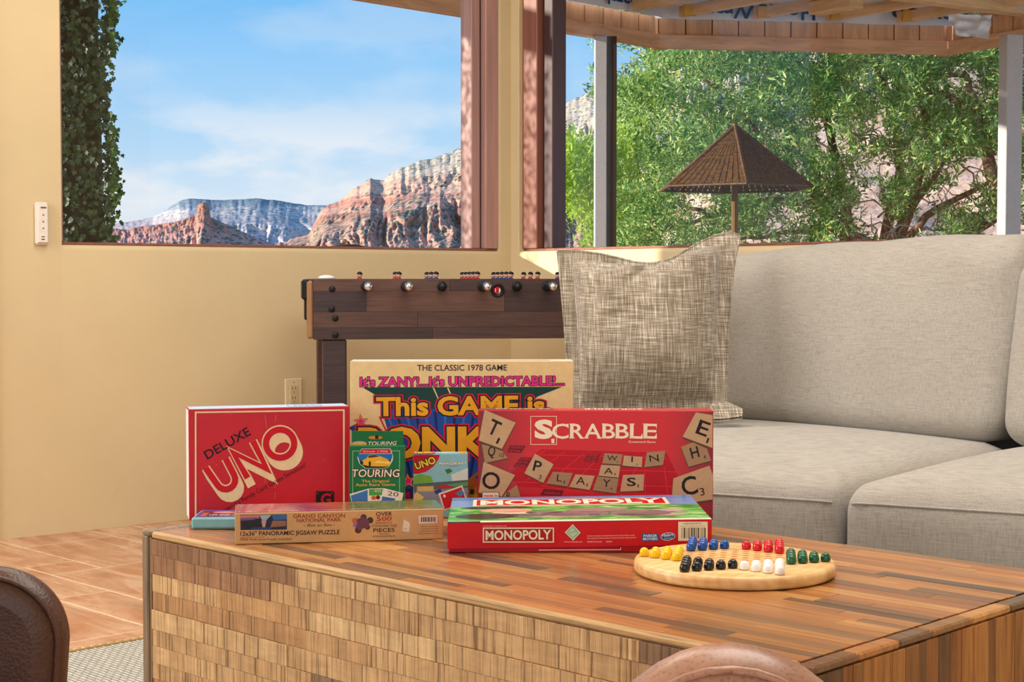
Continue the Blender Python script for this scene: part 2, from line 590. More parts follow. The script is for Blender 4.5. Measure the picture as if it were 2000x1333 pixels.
def tile_me(w, h):
    if (w, h) not in tile_mesh:
        b = MB()
        b.box((w * UN / 2, h * UN / 2, -0.006), (w * UN - 0.0075, h * UN - 0.0075, 0.012), None, 0.0012)
        me = bpy.data.meshes.new('tile')
        me.from_pydata([tuple(p) for p in b.v], [], b.f)
        me.materials.append(m_tile)
        tile_mesh[(w, h)] = me
    return tile_mesh[(w, h)]
I0, I1, J0, J1 = -7, 22, -14, 15
occ = set()
tiles = []
def put(i, j, w, h):
    cells = [(i + x, j + y) for x in range(w) for y in range(h)]
    if any(c in occ for c in cells): return False
    occ.update(cells); tiles.append((i, j, w, h)); return True
for q in ((0, 0, 1, 1), (-2, 1, 3, 2), (-3, -1, 3, 2), (1, 0, 3, 2), (0, -2, 3, 2), (3, -1, 3, 1), (3, -3, 3, 2), (1, 2, 3, 2), (4, 0, 3, 2)):
    put(*q)
rnd = random.Random(11)
for i in range(I0, I1):
    for j in range(J0, J1):
        if (i, j) in occ: continue
        opts = [(3, 2), (2, 3), (2, 2), (3, 2), (2, 2), (3, 3)]
        rnd.shuffle(opts)
        for w, h in opts + [(3, 1), (2, 1), (1, 2), (1, 1)]:
            if put(i, j, w, h): break
rz_t = math.atan2(ea.y, ea.x)
for (i, j, w, h) in tiles:
    cen = ea * (A0 + (i + w / 2) * UN) + eb * (B0 + (j + h / 2) * UN)
    if (cen - WL0).dot(nL) < -0.12 or (cen - CORNER).dot(nR) < -0.12 or cen.y < 0.2: continue
    o = ea * (A0 + i * UN) + eb * (B0 + j * UN)
    # eb is to the left of ea, so rotating by ea's angle keeps (x, y) = (a, b)
    link_mesh('tile', tile_me(w, h), floor, (o.x, o.y, rnd.uniform(-0.0005, 0.0003)), (0, 0, rz_t))

# exterior ground
def mat_ground():
    t = NT('red_earth')
    n1 = t.noise(t.coord(), 0.4, 6.0)
    t.bs(Base_Color=t.ramp(n1, [(0.35, rgb(150, 92, 66)), (0.65, rgb(196, 150, 118))]), Roughness=0.9)
    return t.mat
mb = MB()
mb.add([(-900, 6.2, -0.35), (900, 6.2, -0.35), (900, 900, -0.35), (-900, 900, -0.35), (-900, 6.2, -0.8), (900, 6.2, -0.8), (900, 900, -0.8), (-900, 900, -0.8)],
       [(0, 1, 2, 3), (7, 6, 5, 4), (0, 4, 5, 1), (1, 5, 6, 2), (2, 6, 7, 3), (3, 7, 4, 0)])
gr = mk('ground', mb, mat_ground())
tag(gr, 'red desert ground outside the windows', kind='structure')

# rug
def mat_rug():
    t = NT('grey_cream_weave')
    v = t.coord('Object', scale=(1, 1, 1))
    br = t.n('TexBrick', {'Vector': v, 'Color1': rgb(218, 214, 200), 'Color2': rgb(196, 192, 180), 'Mortar': rgb(96, 94, 92),
                          'Scale': 1.0, 'Mortar Size': 0.0022, 'Mortar Smooth': 0.6, 'Brick Width': 0.028, 'Row Height': 0.011})
    n = t.noise(v, 240.0, 2.0)
    t.bs(Base_Color=t.mix(0.35, br.outputs[0], t.ramp(n, [(0.3, rgb(120, 118, 114)), (0.7, rgb(236, 234, 224))])), Roughness=0.95)
    t.bump(t.math('SUBTRACT', n, t.math('MULTIPLY', br.outputs[1], 2.0)), 0.7, 0.005)
    return t.mat
RA0, RA1, RB0, RB1 = -3.246, -0.3, 0.55, 2.9
rug_o = ea * RA0 + eb * RB0
rug = thing('rug', 'grey and cream woven rug with a tan rope edge under the coffee table', 'rug', rug_o, rz_t)
mb = MB()
nA, nB = 60, 40
mb.box(((RA1 - RA0) / 2, (RB1 - RB0) / 2, 0.0065), (RA1 - RA0 - 0.03, RB1 - RB0, 0.011), None, 0.004)
mk('woven_field', mb, mat_rug(), rug, local=True)
mb = MB()
mb.box((0.004, (RB1 - RB0) / 2, 0.006), (0.022, RB1 - RB0, 0.010), None, 0.004)
mk('hem', mb, plain((232, 226, 212), 0.95), rug, local=True)
mb = MB()
k = 0
for q in range(int((RB1 - RB0) / 0.022)):
    y0 = 0.004 + q * 0.022
    mb.tube([(0.016, y0, 0.011), (0.021, y0 + 0.010, 0.014), (0.026, y0 + 0.022, 0.011)], [0.0035, 0.005, 0.0035], 5)
rp = mk('rope_edge', mb, plain((176, 146, 92), 0.9), rug, True, local=True)
tag(rp, 'tan twisted rope stitched along the rug edge')
# ================================================================== COFFEE TABLE
TZ = 0.444
TF0 = on_z(277, 1036, TZ); TF1 = on_z(1594, 1304, TZ)
tu = (TF1 - TF0); tu.z = 0
T_LEN = tu.length; tu.normalize()
tn = V3((-tu.y, tu.x, 0))
T_DEP = (on_z(1391, 1027.5, TZ) - TF0).dot(tn)
rz_tab = math.atan2(tu.y, tu.x)
table = thing('coffee_table', 'low reclaimed wood block coffee table of mixed brown strips', 'table', (TF0.x, TF0.y, 0), rz_tab)
st_top = [(0.0, rgb(136, 86, 40)), (0.2, rgb(190, 124, 62)), (0.36, rgb(164, 102, 46)), (0.5, rgb(204, 146, 80)), (0.64, rgb(156, 94, 42)), (0.74, rgb(104, 78, 54)), (0.86, rgb(192, 130, 66)), (1.0, rgb(78, 58, 44))]
m_top = mat_wood('reclaimed_top_wood', st_top, (2.0, 40.0, 40.0), (5.0, 130.0, 130.0), 0.30, coat=0.5, grain=0.42)
st_fr = [(0.0, rgb(196, 156, 110)), (0.22, rgb(212, 174, 126)), (0.40, rgb(182, 138, 94)), (0.55, rgb(216, 182, 134)), (0.70, rgb(196, 152, 104)), (0.80, rgb(126, 104, 86)), (0.88, rgb(172, 126, 88)), (1.0, rgb(88, 68, 56))]
def mat_sawn():
    t = NT('sawn_block_wood')
    oi = t.n('ObjectInfo')
    base = t.ramp(oi.outputs['Random'], st_fr)
    v = t.coord('Object', scale=(210.0, 210.0, 5.0), rand=17.0)
    saw = t.noise(v, 1.0, 3.0, 0.6, 0.2)
    v2 = t.coord('Object', scale=(28.0, 28.0, 3.0), rand=5.0)
    saw2 = t.noise(v2, 1.0, 2.0, 0.5)
    n3 = t.noise(t.coord('Object', scale=(14, 14, 40), rand=3.0), 1.0, 5.0, 0.6, 1.0)
    c = t.mix(1.0, base, t.ramp(saw, [(0.34, (0.36, 0.30, 0.25)), (0.44, (0.90, 0.87, 0.84)), (0.52, (1.0, 0.99, 0.97)), (0.66, (1.14, 1.13, 1.1))]), 'MULTIPLY')
    c = t.mix(0.6, c, t.mix(1.0, c, t.ramp(saw2, [(0.35, (0.72, 0.66, 0.6)), (0.6, (1.12, 1.1, 1.08))]), 'MULTIPLY'))
    c = t.mix(0.35, c, t.mix(1.0, c, t.ramp(n3, [(0.35, (0.6, 0.54, 0.48)), (0.65, (1.1, 1.1, 1.1))]), 'MULTIPLY'))
    t.bs(Base_Color=c, Roughness=0.55)
    t.bump(t.math('ADD', saw, t.math('MULTIPLY', saw2, 1.2)), 0.6, 0.004)
    return t.mat
m_sawn = mat_sawn()
st_end = [(0.0, rgb(170, 108, 50)), (0.2, rgb(196, 132, 66)), (0.38, rgb(96, 68, 44)), (0.5, rgb(186, 120, 58)), (0.66, rgb(156, 98, 50)), (0.8, rgb(112, 82, 54)), (0.9, rgb(204, 142, 74)), (1.0, rgb(86, 60, 42))]
m_end = mat_wood('reclaimed_end_wood', st_end, (30.0, 30.0, 3.0), (90.0, 90.0, 7.0), 0.42, grain=0.5)
m_grey = mat_wood('weathered_grey_wood', [(0.0, rgb(150, 128, 104)), (1.0, rgb(168, 138, 106))], (20.0, 20.0, 3.0), (90.0, 90.0, 6.0), 0.45, grain=0.55)
m_dark = plain((38, 24, 16), 0.8)
EP = 0.024                                  # end panel thickness
mb = MB()
mb.box((T_LEN / 2, T_DEP / 2 + 0.002, 0.223), (T_LEN - 2 * EP - 0.006, T_DEP - 0.012, 0.416))
mk('carcass', mb, plain((140, 102, 64), 0.8), table, local=True)
rnd = random.Random(4)
def split(total, lo, hi):
    out, x = [], 0.0
    while x < total - 1e-6:
        w = rnd.uniform(lo, hi)
        if total - x - w < lo * 0.6: w = total - x
        out.append((x, w)); x += w
    return out
# top strips
for (y, w) in split(T_DEP - 0.016, 0.019, 0.030):
    for (x, l) in split(T_LEN - 2 * EP - 0.006, 0.10, 0.36):
        mb = MB()
        th = 0.012 + rnd.uniform(-0.0009, 0.0)
        mb.box((EP + 0.003 + x + l / 2, 0.014 + y + w / 2, 0.432 + th / 2), (l - 0.0004, w - 0.0003, th), None, 0.0005)
        mk('top_strip', mb, m_top, table, local=True)
mb = MB()
mb.box((T_LEN / 2, 0.0068, 0.4385), (T_LEN - 2 * EP - 0.006, 0.0136, 0.011), None, 0.003)
et = mk('edge_strip', mb, mat_wood('worn_edge_wood', [(0, rgb(204, 166, 116)), (1, rgb(190, 148, 98))], (3, 40, 40), (8, 160, 160), 0.35), table, local=True)
tag(et, 'pale worn strip along the front top edge')
# front blocks
zt = 0.4325
for (zz, hh) in split(0.415, 0.025, 0.033):
    for (x, l) in split(T_LEN - 2 * EP - 0.006, 0.10, 0.42):
        mb = MB()
        pr_ = 0.009 + rnd.uniform(-0.002, 0.0015)
        mb.box((EP + 0.003 + x + l / 2, 0.010 - pr_ / 2, zt - zz - hh / 2), (l - 0.0003, pr_, hh - 0.0003), None, 0.0007)
        mk('front_block', mb, m_sawn, table, local=True)
# end panels and their upright strips
for sx in (0, 1):
    x0 = sx * (T_LEN - EP)
    mb = MB()
    mb.box((x0 + EP / 2 + (0.002 if sx == 0 else -0.003), T_DEP / 2, 0.2245), (EP - 0.006, T_DEP - 0.006, 0.419))
    mk('end_panel', mb, m_grey if sx == 0 else m_dark, table, local=True)
    if sx == 0:
        mb = MB()
        mb.box((EP / 2 - 0.001, T_DEP / 2, 0.4405), (EP - 0.001, T_DEP, 0.009), None, 0.002)
        mk('end_cap', mb, m_grey, table, local=True)
        mb = MB()
        mb.box((EP / 2 - 0.0025, 0.0045, 0.225), (EP - 0.008, 0.012, 0.422), None, 0.002)
        mk('end_edge', mb, m_grey, table, local=True)
        for (y, w) in split(T_DEP - 0.012, 0.035, 0.06):
            mb = MB()
            mb.box((0.001, 0.012 + y + w / 2, 0.225), (0.006, w - 0.001, 0.42), None, 0.001)
            mk('end_strip', mb, m_end, table, local=True)
    else:
        for (y, w) in split(T_DEP, 0.07, 0.16):
            mb = MB()
            mb.box((x0 + EP / 2, y + w / 2, 0.439), (EP - 0.001, w - 0.0008, 0.010), None, 0.0025)
            mk('rim_strip', mb, m_top, table, local=True)
        for (y, w) in split(T_DEP - 0.002, 0.017, 0.032):
            z1 = 0.4335
            for (zz, hh) in split(0.418, 0.10, 0.418):
                mb = MB()
                pr_ = 0.007 + rnd.uniform(-0.0015, 0.0015)
                mb.box((T_LEN - 0.004 + pr_ / 2 - 0.003, y + w / 2 + 0.001, z1 - zz - hh / 2), (pr_, w - 0.0007, hh - 0.0008), None, 0.0009)
                mk('end_strip', mb, m_end, table, local=True)

# ================================================================== PRINT ON BOXES
_txt = {}
def text_mesh(body, bold=0.0, shear=0.0, space=1.0):
    k = (body, bold, shear, space)
    if k not in _txt:
        cu = bpy.data.curves.new('lettering', 'FONT')
        cu.body = body; cu.offset = bold; cu.shear = shear; cu.space_character = space
        cu.resolution_u = 3; cu.fill_mode = 'FRONT'
        o = bpy.data.objects.new('lettering', cu)
        col.objects.link(o)
        dg = bpy.context.evaluated_depsgraph_get()
        me = o.evaluated_get(dg).to_mesh()
        _txt[k] = ([tuple(v.co) for v in me.vertices], [tuple(p.vertices) for p in me.polygons])
        o.evaluated_get(dg).to_mesh_clear()
        bpy.data.objects.remove(o); bpy.data.curves.remove(cu)
    return _txt[k]
_h = text_mesh('H')[0]
CAP = max(p[1] for p in _h) - min(p[1] for p in _h)

class Print:
    """flat print on one face of a box: O corner, U right, V up, N outward; measured in photo pixels"""
    LAY = 0.00022
    def __init__(s, O, U, V, N, root):
        s.O, s.U, s.V, s.N, s.root = O, U, V, N, root
        s.parts, s.cur = {}, None
    def uv(s, px, py):
        p = on_plane(px, py, s.O, s.N) - s.O
        return V3((p.dot(s.U), p.dot(s.V), 0))
    def begin(s, name): s.cur = name; s.parts.setdefault(name, ({}, []))
    def _add(s, pts, faces, m_, lay):
        slots, items = s.parts[s.cur]
        slots.setdefault(m_.name, (len(slots), m_))
        items.append(([s.O + s.U * p[0] + s.V * p[1] + s.N * (0.0003 + lay * s.LAY) for p in pts], faces, slots[m_.name][0]))
    def poly(s, pts, c, lay=1, uv=False, **kw):
        q = [V3((p[0], p[1], 0)) if uv else s.uv(*p) for p in pts]
        s._add(q, [list(range(len(q)))], plain(c, **kw) if not hasattr(c, 'name') else c, lay)
    def rect(s, x0, y0, x1, y1, c, lay=1, uv=False, **kw):
        s.poly([(x0, y1), (x1, y1), (x1, y0), (x0, y0)] if not uv else [(x0, y0), (x1, y0), (x1, y1), (x0, y1)], c, lay, uv, **kw)
    def ellipse(s, cx, cy, rx, ry, c, lay=1, n=28, rot=0.0, uv=False, a0=0.0, a1=2 * math.pi, **kw):
        pts = []
        for i in range(n):
            a = a0 + (a1 - a0) * i / (n if a1 - a0 > 6.28 else n - 1)
            x, y = rx * math.cos(a), ry * math.sin(a)
            pts.append((cx + x * math.cos(rot) - y * math.sin(rot), cy + x * math.sin(rot) + y * math.cos(rot)))
        s.poly(pts, c, lay, uv, **kw)
    def stroke(s, pts, w, c, lay=1, close=False, uv=False, **kw):
        """mitred polyline of width w"""
        n = len(pts)
        L, R = [], []
        for i in range(n):
            a = V3((*pts[(i - 1) % n], 0)) if (close or i > 0) else None
            b = V3((*pts[i], 0))
            d = V3((*pts[(i + 1) % n], 0)) if (close or i < n - 1) else None
            t0 = (b - a).normalized() if a is not None else (d - b).normalized()
            t1 = (d - b).normalized() if d is not None else t0
            n0 = V3((-t0.y, t0.x, 0)); n1 = V3((-t1.y, t1.x, 0))
            m_ = (n0 + n1)
            m_ = m_.normalized() if m_.length > 1e-5 else n0
            k = w / 2 / max(0.45, m_.dot(n0))
            L.append(b + m_ * k); R.append(b - m_ * k)
        rng = range(n if close else n - 1)
        q = [(p.x, p.y) for p in L + R]
        P_ = [V3((p[0], p[1], 0)) if uv else s.uv(*p) for p in q]
        s._add(P_, [(i, (i + 1) % n, n + (i + 1) % n, n + i) for i in rng], plain(c, **kw) if not hasattr(c, 'name') else c, lay)
    def text(s, body, p0, p1, h, c, lay=2, bold=0.0, shear=0.0, space=1.0, uv=False, outline=None, **kw):
        """baseline from p0 to p1, cap height h (px, or metres with uv); outline = [(bold, colour, lay)]"""
        vs0, _ = text_mesh(body, 0.0, shear, space)
        x0, x1 = min(v[0] for v in vs0), max(v[0] for v in vs0)
        if uv:
            q0, q1, H = V3((*p0, 0)), V3((*p1, 0)), h
        else:
            q0, q1 = s.uv(*p0), s.uv(*p1)
            H = h * (s.uv(p0[0], p0[1] - 20) - s.uv(p0[0], p0[1])).length / 20
        d = (q1 - q0); sx = d.length / (x1 - x0); d.normalize()
        e = V3((-d.y, d.x, 0)); sy = H / CAP
        for (bo, cc, ly) in (outline or []) + [(bold, c, lay)]:
            vs_, fs = text_mesh(body, bo, shear, space)
            pts = [q0 + d * ((v[0] - x0) * sx) + e * (v[1] * sy) for v in vs_]
            s._add(pts, fs, plain(cc, **kw) if not hasattr(cc, 'name') else cc, ly)
    def finish(s):
        for name, (slots, items) in s.parts.items():
            mb = MB()
            for pts, fs, mi in items: mb.add(pts, fs, mi)
            ms = [m_ for _, m_ in sorted(slots.values(), key=lambda z: z[0])]
            if mb.v: mk(name.strip(), mb, ms, s.root)

class Carton:
    def __init__(s, name, label, cat, FL, FR, h, depth, z=TZ, body=(200, 30, 40), bev=0.0012, rough=0.35, group='game boxes on the coffee table'):
        s.FL = V3((FL.x, FL.y, z)); s.U = V3((FR.x - FL.x, FR.y - FL.y, 0))
        s.W = s.U.length; s.U.normalize()
        s.B = V3((-s.U.y, s.U.x, 0)); s.h, s.d = h, depth
        s.root = thing(name, label, cat, s.FL, math.atan2(s.U.y, s.U.x), group)
        s.z = z
        if body is not None:
            mb = MB()
            mb.box((s.W / 2, depth / 2, h / 2), (s.W, depth, h), None, bev)
            s.body = mk('carton', mb, plain(body, rough) if not hasattr(body, 'name') else body, s.root, local=True)
    def front(s, off=0.0): return Print(s.FL - s.B * off, s.U, Z, -s.B, s.root)
    def top(s): return Print(s.FL + Z * s.h, s.U, s.B, Z, s.root)
    def left(s): return Print(s.FL + s.B * s.d, -s.B, Z, -s.U, s.root)

CREAM = (240, 214, 172)
INK = (28, 22, 28)
# ---------------------------------------------------------------- red deluxe card game
fl = on_z(370, 1017.5, TZ)
dirU = V3((0.962, 0.272, 0)).normalized()
W_ = 0.272
fr = fl + dirU * W_
# width so the right edge lands on column 682
k = (682 - 1000) / F_PX
W_ = (k * fl.y - fl.x) / (dirU.x - k * dirU.y)
fr = fl + dirU * W_
BH = CAM_Z - TZ - (801 - HORIZON) / F_PX * fl.y
c1 = Carton('card_game_box', 'worn red card game box with big slanted cream outlined letters', 'game box', fl, fr, BH, 0.062, body=(196, 14, 42))
m_red1 = None
def mat_scuffed(name, c, wear):
    t = NT(name)
    v = t.coord('Object')
    n1 = t.noise(v, 9.0, 6.0, 0.7)
    n2 = t.noise(t.coord('Object', scale=(90, 90, 7)), 1.0, 5.0, 0.75)
    l = hexlin(c)
    base = t.ramp(n1, [(0.3, tuple(x * 0.86 for x in l)), (0.7, tuple(min(1, x * 1.08) for x in l))])
    t.bs(Base_Color=t.mix(t.ramp(n2, [(0.70, (0, 0, 0)), (0.78, (wear,) * 3)]), base, rgb(226, 170, 160)), Roughness=0.38)
    return t.mat
p = c1.front()
p.begin('front_print')
p.rect(0.001, 0.001, c1.W - 0.001, c1.h - 0.001, mat_scuffed('scuffed_red_card', (202, 14, 42), 0.5), 0, uv=True)
p.begin('border_line')
p.stroke([(382, 1012), (382, 806), (671.5, 801.5), (671.5, 1004)], 3.2, CREAM, 1, close=True)
p.begin('title_lettering')
p.text('DELUXE', (405.5, 898), (490.5, 849), 17, INK, 2, bold=0.012)
def uno_shape(p, sh, lw, c, lay, uv=False):
    def mv(pts): return [(x + sh[0], y + sh[1]) for x, y in pts]
    U_ = [(402.5, 914), (422, 947)] + [(422 + 15 - 21 * math.cos(a) * 1.0, 944 + 13 * math.sin(a) * 1.0) for a in ()] 
    arc = []
    cx, cy, r = 440.5, 937.5, 19.0
    for i in range(9):
        a = math.radians(150 - i * 180 / 8)       # from lower left round to the right stem
        arc.append((cx + r * math.cos(a), cy + r * math.sin(a)))
    U_ = [(401.5, 914.5)] + arc + [(440.5, 896)]
    p.stroke(mv(U_), lw, c, lay)
    p.stroke(mv([(483.5, 934), (455.5, 884.5), (521, 917), (494, 862)]), lw, c, lay)
    ring = [(547 + 27.5 * math.cos(a), 867 + 27.5 * math.sin(a)) for a in [2 * math.pi * i / 28 for i in range(28)]]
    p.stroke(mv(ring), lw, c, lay, close=True)
for i in range(7):
    uno_shape(p, (1.4 * i, 2.7 * i), 17.5, CREAM, 1 + 0.05 * i)
uno_shape(p, (0, 0), 12.2, (206, 16, 44), 3)
p.text("America's Family Card Games Sensation!", (430, 1006), (598, 911.5), 8.5, (58, 10, 24), 2)
p.begin('publisher_mark')
p.rect(617, 960, 652.5, 992, INK, 2)
p.text('G', (627, 986), (645, 986), 21, (200, 16, 44), 3, bold=0.03)
for q in ((620, 964), (648, 964)):
    p.ellipse(q[0], q[1], 1.6, 1.6, (200, 16, 44), 3, 8)
p.begin('scuff_marks')
for (a, b) in (((517, 811), (520, 836)), ((538, 811), (537, 824)), ((517, 934), (518, 944)), ((537, 940), (536.5, 954)), ((537, 962), (536, 976)), ((450, 800), (449, 811)), ((632, 899), (636, 898)), ((421, 907), (424, 909))):
    p.stroke([a, ((a[0] + b[0]) / 2 + 0.8, (a[1] + b[1]) / 2), b], 0.8, (222, 120, 116), 4)
p.finish()
p = c1.top(); p.begin('top_print')
p.rect(0.002, 0.002, c1.W - 0.002, c1.d - 0.002, (196, 214, 236), 0, uv=True, rough=0.25)  # pale blue ground holds the sky's reflection as colour
p.text('UNO', (c1.W * 0.62, 0.012), (c1.W * 0.84, 0.012), 0.034, (150, 180, 226), 1, bold=0.03, uv=True, rough=0.25)
p.finish()
p = c1.left(); p.begin('side_print')
p.rect(0.002, 0.002, c1.d - 0.002, c1.h - 0.002, (238, 224, 222), 0, uv=True)
p.finish()

# ---------------------------------------------------------------- big cream comic game box
yb = 2.83
fl = at_y(684, 760, yb); fr = at_y(1120, 760, yb + 0.012)
BH = CAM_Z - TZ - (706 - HORIZON) / F_PX * yb
c2 = Carton('comic_game_box', 'tall cream game box with bulging yellow cartoon lettering at the back', 'game box', fl, fr, BH, 0.052, body=(226, 196, 140))
p = c2.front()
YEL, RED2, BLU, NAV, PNK, GRN = (236, 168, 30), (204, 24, 60), (26, 74, 160), (22, 26, 48), (226, 40, 138), (18, 62, 58)
p.begin('front_print')
p.rect(0.001, 0.001, c2.W - 0.001, c2.h - 0.001, (232, 204, 150), 0, uv=True)
p.poly([(708, 757), (1098, 756), (1050, 775), (1022, 800), (760, 800), (740, 776)], GRN, 0.6)
for (x0, x1) in ((848, 856), (876, 884)):
    p.poly([(x0 - 3, 758), (x0, 758), (x1 + 2, 782), (x1, 782)], (232, 204, 150), 0.8)
p.poly([(745, 800), (1075, 796), (1062, 850), (1000, 990), (790, 990), (760, 850)], BLU, 0.9)
for i in range(17):
    x = 752 + i * 19.0
    xc = 885 + (x - 885) * 0.86
    p.poly([(x, 805), (x + 6, 805), (xc + 3, 850), (xc, 850)], (12, 34, 96) if i % 2 else (52, 104, 190), 1.0)
for i in range(15):
    x = 770 + i * 19.0
    p.poly([(x, 890), (x + 7, 890), (875 + (x - 875) * 0.8 + 3, 960), (875 + (x - 875) * 0.8, 960)], (12, 34, 96), 1.0)
p.poly([(680.5, 836), (700, 826), (742, 868), (724, 880), (706, 858)], BLU, 0.95)
p.stroke([(741, 814), (758, 850)], 3.0, RED2, 0.97)
p.begin('title_lettering')
p.text('THE CLASSIC 1978 GAME', (815, 724.5), (990, 724), 11.2, (44, 44, 66), 1, bold=0.012)
p.text("It's ZANY!...It's UNPREDICTABLE!...", (704, 755), (1102, 752.5), 17.0, PNK, 1.8, bold=0.028, outline=[(0.075, NAV, 1.4)])
p.text('This GAME is', (737, 812), (1062, 808), 34, YEL, 3.2, bold=0.035, outline=[(0.13, RED2, 2.2), (0.085, NAV, 2.7)])
p.text('BONKERS!', (704, 894), (1108, 890), 55, YEL, 4.6, bold=0.045, outline=[(0.115, RED2, 3.6), (0.08, NAV, 4.1)])
def star(p, cx, cy, r, c, lay, rot=0.0):
    p.poly([(cx + (r if i % 2 == 0 else r * 0.46) * math.sin(rot + math.pi * i / 5), cy - (r if i % 2 == 0 else r * 0.46) * math.cos(rot + math.pi * i / 5)) for i in range(10)], c, lay)
for si, (cx, cy, r) in enumerate(((705, 824, 15), (797, 940, 17), (690, 905, 12))):
    p.begin('star_print' + ' ' * si)
    star(p, cx, cy, r, NAV, 1.1, -0.1); star(p, cx, cy, r * 0.88, (232, 150, 40), 1.3, -0.1); star(p, cx, cy, r * 0.6, PNK, 1.5, -0.1)
for pi_, (x0, y0, x1, y1, c_) in enumerate(((788, 955, 806, 985, (60, 20, 90)), (792, 962, 800, 972, RED2), (912, 935, 934, 975, (150, 70, 30)), (914, 950, 932, 974, YEL), (918, 956, 926, 966, INK), (790, 975, 812, 990, YEL))):
    p.begin('pattern_print' + ' ' * pi_)
    p.rect(x0, y0, x1, y1, c_, 1.6)
p.begin('stick_print')
p.stroke([(915, 940), (945, 915)], 6, (150, 84, 34), 1.7)
p.finish()
p = c2.top(); p.begin('top_print')
p.rect(0.002, 0.002, c2.W - 0.002, c2.d - 0.002, (248, 240, 226), 0, uv=True, rough=0.2)  # near white ground: grazing sky reflection put into the colour
p.rect(c2.W * 0.52, 0.01, c2.W * 0.9, 0.03, (232, 206, 190), 1, uv=True, rough=0.2)
p.finish()

# ---------------------------------------------------------------- red word game box
yb = 2.690
fl = at_y(934, 900, yb + 0.012); fr = at_y(1393, 900, yb)
BH = CAM_Z - TZ - (803 - HORIZON) / F_PX * yb
c3 = Carton('word_game_box', 'wide red word game box showing wooden letter tiles and white serif title', 'game box', fl, fr, BH, 0.042, body=(190, 18, 30))
p = c3.front()
TAN, TAND, TANS = (196, 160, 124), (166, 132, 100), (84, 66, 50)
zx = lambda x: 920 + x / 4.0816
zy = lambda y: 780 + y / 4.0816
def Q(*pts): return [(zx(x), zy(y)) for x, y in pts]
def mat_vignette(name, c0, c1_, W, H):
    """printed artwork: the red ground darkens to maroon at its ends"""
    t = NT(name)
    sp = t.n('SeparateXYZ', {0: t.coord('Object', scale=(1 / W, 1, 1 / H))})
    dx = t.math('ABSOLUTE', t.math('SUBTRACT', sp.outputs[0], 0.52))
    nz = t.noise(t.coord('Object'), 30.0, 4.0)
    f = t.math('ADD', dx, t.math('MULTIPLY', nz, 0.06))
    t.bs(Base_Color=t.ramp(f, [(0.30, rgb(*c0)), (0.53, rgb(*c1_))]), Roughness=0.35)
    return t.mat
p.begin('front_print')
p.rect(0.001, 0.001, c3.W - 0.001, c3.h - 0.001, mat_vignette('red_maroon_print', (208, 18, 34), (128, 18, 34), c3.W, c3.h), 0, uv=True)
p.poly(Q((560, 400), (1560, 430), (1720, 760), (380, 700), (300, 600)), (186, 16, 36), 0.5)
LN = (224, 52, 64)
for (a, b) in (((595, 410), (300, 560)), ((745, 420), (440, 650)), ((900, 430), (590, 690)), ((1060, 430), (750, 730)), ((1220, 440), (950, 770)), ((1380, 440), (1180, 790)), ((1540, 540), (1570, 790)), ((1385, 560), (1390, 790)),
               ((420, 440), (1560, 470)), ((330, 540), (1640, 580)), ((300, 660), (1700, 700)), ((560, 690), (1000, 760))):
    p.stroke(Q(a, b), 1.2, LN, 0.8)
for (pts, tx) in ((((310, 370), (435, 372), (400, 430), (290, 425)), ('DOUBLE', 'LETTER')), (((395, 465), (490, 468), (440, 545), (335, 540)), ('DOUBLE', 'LETTER', 'SCORE')), (((925, 440), (1030, 445), (1000, 505), (900, 500)), ('DOUBLE', 'LETTER', 'SCORE')), (((580, 715), (740, 728), (720, 772), (550, 765)), ('TRIPLE',))):
    p.poly(Q(*pts), (120, 16, 34), 1.0)
    n_ = len(tx)
    for i, w in enumerate(tx):
        f = (i + 0.75) / n_
        a = [pts[0][j] * (1 - f) + pts[3][j] * f for j in (0, 1)]; b = [pts[1][j] * (1 - f) + pts[2][j] * f for j in (0, 1)]
        a = [a[0] * 0.88 + b[0] * 0.12, a[1] * 0.88 + b[1] * 0.12]; b = [a[0] * 0.1 + b[0] * 0.9, a[1] * 0.1 + b[1] * 0.9]
        p.text(w, (zx(a[0]), zy(a[1])), (zx(b[0]), zy(b[1])), 3.2, (206, 70, 74), 1.2)
p.begin('title_lettering')
WHT = (244, 226, 200)
p.stroke(Q((476, 138), (682, 138), (682, 362), (476, 362)), 1.0, WHT, 1, close=True)
p.text('S', (zx(522), zy(307)), (zx(638), zy(307)), 32.5, WHT, 2, bold=0.05)
p.text('1', (zx(645), zy(350)), (zx(660), zy(350)), 8, WHT, 2, bold=0.03)
xs = [(648, 775, 'C'), (790, 895, 'R'), (905, 1035, 'A'), (1048, 1145, 'B'), (1155, 1255, 'B'), (1268, 1365, 'L'), (1376, 1478, 'E')]
for (a, b, ch) in xs:
    p.text(ch, (zx(a), zy(312)), (zx(b), zy(314)), 28.0, WHT, 2, bold=0.012)
    stems = {'C': [], 'R': [(a + 14, 1), (b - 8, 0.5)], 'A': [(a + 10, .5), (b - 12, .5)], 'B': [(a + 14, 1)], 'L': [(a + 14, 1)], 'E': [(a + 14, 1)]}[ch]
    for (sx_, full) in stems:                      # bracketed serifs and heavy stems
        p.rect(zx(sx_ - 20), zy(306), zx(sx_ + 22), zy(313), WHT, 2.1)
        if full == 1:
            p.rect(zx(sx_ - 20), zy(195), zx(sx_ + 22), zy(202), WHT, 2.1)
            p.rect(zx(sx_ - 8), zy(198), zx(sx_ + 13), zy(312), WHT, 2.1)
    if ch in 'LE':
        p.poly(Q((b - 26, 312), (b + 2, 312), (b + 2, 272), (b - 10, 292)), WHT, 2.1)
    if ch in 'CE':
        p.poly(Q((b - 16, 198), (b + 2, 198), (b + 2, 238), (b - 6, 216)), WHT, 2.1)
p.text('Crossword Game', (zx(1255), zy(348)), (zx(1470), zy(350)), 4.2, WHT, 2, bold=0.01)
p.begin('tile_print')
